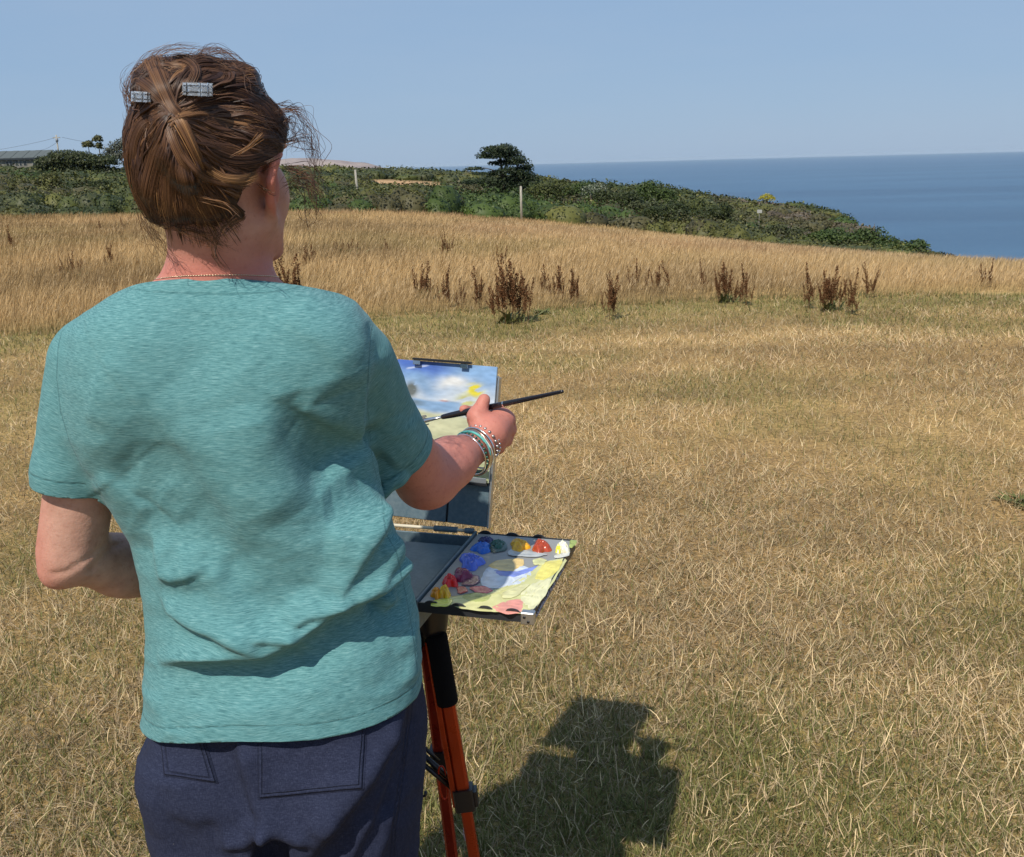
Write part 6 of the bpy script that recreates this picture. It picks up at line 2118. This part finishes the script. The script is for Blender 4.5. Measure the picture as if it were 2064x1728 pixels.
def dollop(px, py, rw, rh, h, color, seed):
    """squeezed heap of paint with ridges"""
    c = pal_uv(px, py); e = pal_uv(px + rw, py); f = pal_uv(px, py - rh)
    ax = np.array([e[0] - c[0], e[1] - c[1]]); ay = np.array([f[0] - c[0], f[1] - c[1]])
    nr, na = 16, 40
    rg = np.random.default_rng(seed); V = []
    for j in range(nr + 1):
        f_ = j / nr
        for k in range(na):
            a = 2 * math.pi * k / na
            rr = f_ * (1 + .16 * math.sin(3 * a + seed) + .10 * math.sin(5 * a + 2 * seed))
            q = np.array(c) + ax * rr * math.cos(a) + ay * rr * math.sin(a)
            V.append((q[0], q[1], 0))
    V = np.array(V)
    fr = np.repeat(np.arange(nr + 1) / nr, na)
    rid = vnoise3(np.stack([V[:, 0] * 420 + seed, V[:, 1] * 420, np.full(len(V), seed * 1.7)], -1))
    rid2 = vnoise3(np.stack([V[:, 0] * 1100 + seed, V[:, 1] * 1100, np.full(len(V), seed * 2.3)], -1))
    V[:, 2] = z0 + .003 + h * .95 * (1 - fr ** 3) * (.35 + .65 * rid + .35 * rid2) - .003 * fr ** 5
    C = np.clip(np.asarray(color)[None] * (.85 + .8 * rid)[:, None], 0, .9)
    F = np.array([(j * na + k, (j + 1) * na + k, (j + 1) * na + (k + 1) % na, j * na + (k + 1) % na) for j in range(nr) for k in range(na)])
    mesh_np('paint_dollop', V, F, M_paint, easel, smooth=True, colors=C)
for a in [(1047, 1102, 19, 11, .011, (.72, .36, .02), 1), (1091, 1104, 19, 11, .011, (.30, .045, .018), 2), (1134, 1106, 15, 9, .010, (.68, .62, .46), 3), (1126, 1110, 6, 5, .009, (.72, .62, .04), 4), (971, 1106, 20, 9, .009, (.010, .10, .42), 5), (1004, 1098, 14, 8, .006, (.012, .075, .055), 6),
          (950, 1134, 24, 14, .012, (.065, .12, .50), 7), (932, 1160, 20, 11, .009, (.16, .012, .05), 8), (907, 1174, 16, 10, .011, (.62, .012, .012), 9), (896, 1197, 13, 10, .011, (.80, .38, .01), 10), (879, 1198, 10, 9, .009, (.66, .24, .01), 11), (980, 1090, 14, 5, .006, (.01, .015, .09), 12)]: dollop(*a)

# tripod
M_red = mat('orange-red anodised tube', (.42, .045, .006), .28, .5, .45)
M_dred = mat('dark red anodised tube', (.30, .022, .008), .3, .5, .45)
M_foam = mat('black foam grip', (.008, .008, .009), .95, .1)
_t = NT(M_foam); _t.normal(_t.bump(_t.noise(_t.pos(True), 400, 2), .4, .001))
for _m in (M_red, M_dred):
    _t = NT(_m); _p = _t.pos(True)
    _c = _m.node_tree.nodes['Principled BSDF'].inputs['Base Color'].default_value[:3]
    _sc = _t.ramp(_t.noise(_t.mapv(_p, (60, 60, 9)), 3, 5, .75), [(.64, (0, 0, 0)), (.72, (1, 1, 1))])
    _t.color(_t.mix(_t.math('MULTIPLY', _sc, .35), _t.mix(_t.noise(_p, 14, 4), tuple(v * .7 for v in _c), tuple(v * 1.2 for v in _c)), (.16, .13, .11)))
    _t.l(_t.ramp(_t.noise(_p, 35, 4), [(.3, (.2, .2, .2)), (.7, (.48, .48, .48))]), _t.b.inputs['Roughness'])
def wv_(q): return EI @ Vector(q)
hub = P(866, 1236, 1.545 * ES)
mb = MB(); mb.tube([wv_(hub + v3(0, 0, .022)), wv_(hub + v3(0, 0, .012)), wv_(hub + v3(0, 0, -.02)), wv_(hub + v3(0, 0, -.05))], [.034, .034, .030, .024], 20); mb.build('tripod_head', M_black, easel, True)
mb = MB(); mb.box(tuple(wv_(hub + v3(0, 0, .036)) - Vector((.05, .04, .012))), tuple(wv_(hub + v3(0, 0, .036)) + Vector((.05, .04, .010))), bev=.003); mb.build('mount_plate', M_dgrey, easel)
def leg_line(top, bot): return np.array(top), np.array(bot)
def frame_of(a, b):
    z = (b - a) / np.linalg.norm(b - a); x = np.cross(z, v3(0, 1, 0)); x /= np.linalg.norm(x); return x, np.cross(z, x), z
def build_leg(top, bot, m, clamp_s, foam_len, label=None, double=True):
    top = np.array(top); bot = np.array(bot); x, y, z = frame_of(top, bot); L = np.linalg.norm(bot - top)
    def ln(s, o=0, q=0): return top + z * s + x * o + y * q
    g = empty('leg')
    g.parent = easel
    def prism(s0, s1, hw, hd_, ox, oy, m, nm, bev=.003):
        V = []
        for s in (s0, s1):
            for (a, b) in ((-hw + bev, -hd_), (hw - bev, -hd_), (hw, -hd_ + bev), (hw, hd_ - bev), (hw - bev, hd_), (-hw + bev, hd_), (-hw, hd_ - bev), (-hw, -hd_ + bev)):
                V.append(wv_(ln(s, a + ox, b + oy)))
        F = [tuple(range(7, -1, -1)), tuple(range(8, 16))] + [(k, (k + 1) % 8, 8 + (k + 1) % 8, 8 + k) for k in range(8)]
        mb = MB(); mb.add(V, F); return mb.build(nm, m, g)
    s0 = .03
    if double:
        prism(s0, clamp_s + .015, .0115, .011, .0, .0, m, 'upper_tube', .004)
        prism(s0, clamp_s + .013, .0045, .008, -.0165, .003, m, 'upper_rail', .0015)
        prism(clamp_s + .02, L - .03, .0095, .009, .0, .0, m, 'lower_tube', .003)
        prism(clamp_s - .018, clamp_s + .022, .0175, .0155, .0, .0, M_black, 'leg_clamp', .003)
        prism(clamp_s - .012, clamp_s + .016, .003, .012, .0205, .0, M_black, 'clamp_lever', .001)
        for so in (-.010, .012):
            mb = MB(); mb.tube([wv_(ln(clamp_s + so, .004, -.0150)), wv_(ln(clamp_s + so, .004, -.0172))], .0024, 8); mb.build('clamp_screw', M_alu, g, True)
    else:
        prism(s0, L - .03, .0105, .010, .0, .0, m, 'upper_tube', .004)
        prism(clamp_s - .018, clamp_s + .022, .0165, .0150, .0, .0, M_black, 'leg_clamp', .003)
    if foam_len:
        mb = MB(); mb.tube([wv_(ln(s, -.002)) for s in (.02, .024, foam_len - .003, foam_len)], [.016, .0195, .0195, .0175], 16); mb.build('foam_grip', M_foam, g, True)
    mb = MB(); mb.tube([wv_(ln(L - .035)), wv_(ln(L - .004)), wv_(ln(L))], [.013, .014, .008], 10); mb.build('rubber_foot', M_black, g, True)
def ground_hit(a, b):
    t = (a[2] - .012) / (a[2] - b[2]); return a + (b - a) * t
A1 = P(876, 1255, 1.53 * ES); B1 = P(955, 1720, 1.50 * ES)
build_leg(A1, ground_hit(A1, B1), M_red, np.linalg.norm(P(944, 1604, 1.508 * ES) - A1), np.linalg.norm(P(900, 1418, 1.52 * ES) - A1))
A2 = P(852, 1250, 1.56 * ES); B2_ = P(912, 1728, 1.62 * ES)
build_leg(A2, ground_hit(A2, B2_), M_dred, np.linalg.norm(P(884, 1520, 1.60 * ES) - A2), .0, double=False)
A3 = P(846, 1250, 1.53 * ES); build_leg(A3, v3(-.40, 1.60, .012), M_dred, .34, .14, double=False)
# braces, carabiner, cord, hook
bc = P(928, 1590, 1.515)
for (x0, y0, x1, y1, Yb, r) in ((835, 1506, 925, 1586, 1.53, .0052), (830, 1522, 918, 1594, 1.525, .0045), (842, 1495, 885, 1535, 1.55, .0035)):
    mb = MB(); mb.tube([wv_(P(x0, y0, Yb * ES)), wv_(P(x1, y1, (Yb - .01) * ES))], r, 8); mb.build('brace', M_black, easel, True)
def loop_pts(cx, cy, w, h, Y, tilt, n=22):
    out = []
    for k in range(n):
        a = 2 * math.pi * k / n
        u = math.cos(a) * w; v = math.copysign(abs(math.sin(a)) ** .6, math.sin(a)) * h
        out.append(P(cx + u * math.cos(tilt) - v * math.sin(tilt), cy + u * math.sin(tilt) + v * math.cos(tilt), Y))
    return out
car = MB(); car.tube(loop_pts(893, 1578, 7.5, 34, 1.52 * ES, -.12), .0016, 8, closed=True)
cb = car.build('carabiner', mat('red anodised carabiner', (.55, .05, .02), .25, .5, .6), None, True); rebase(cb)
tag(cb, 'small red carabiner hanging from the tripod brace', 'carabiner')
mb = MB(); mb.tube([wv_(q) for q in [P(a_, b_, 1.53 * ES) for a_, b_ in ((934, 1622), (937, 1650), (934, 1680), (938, 1695), (943, 1688), (940, 1672))]], .0011, 6); mb.build('cord', mat('pale cord', (.55, .5, .55), .5), easel, True)
mb = MB(); mb.tube([wv_(P(x, y, 1.42)) for (x, y) in ((846, 1588), (846, 1600), (850, 1606), (857, 1604), (858, 1596))], .0026, 8); mb.build('hook', M_black, easel, True)
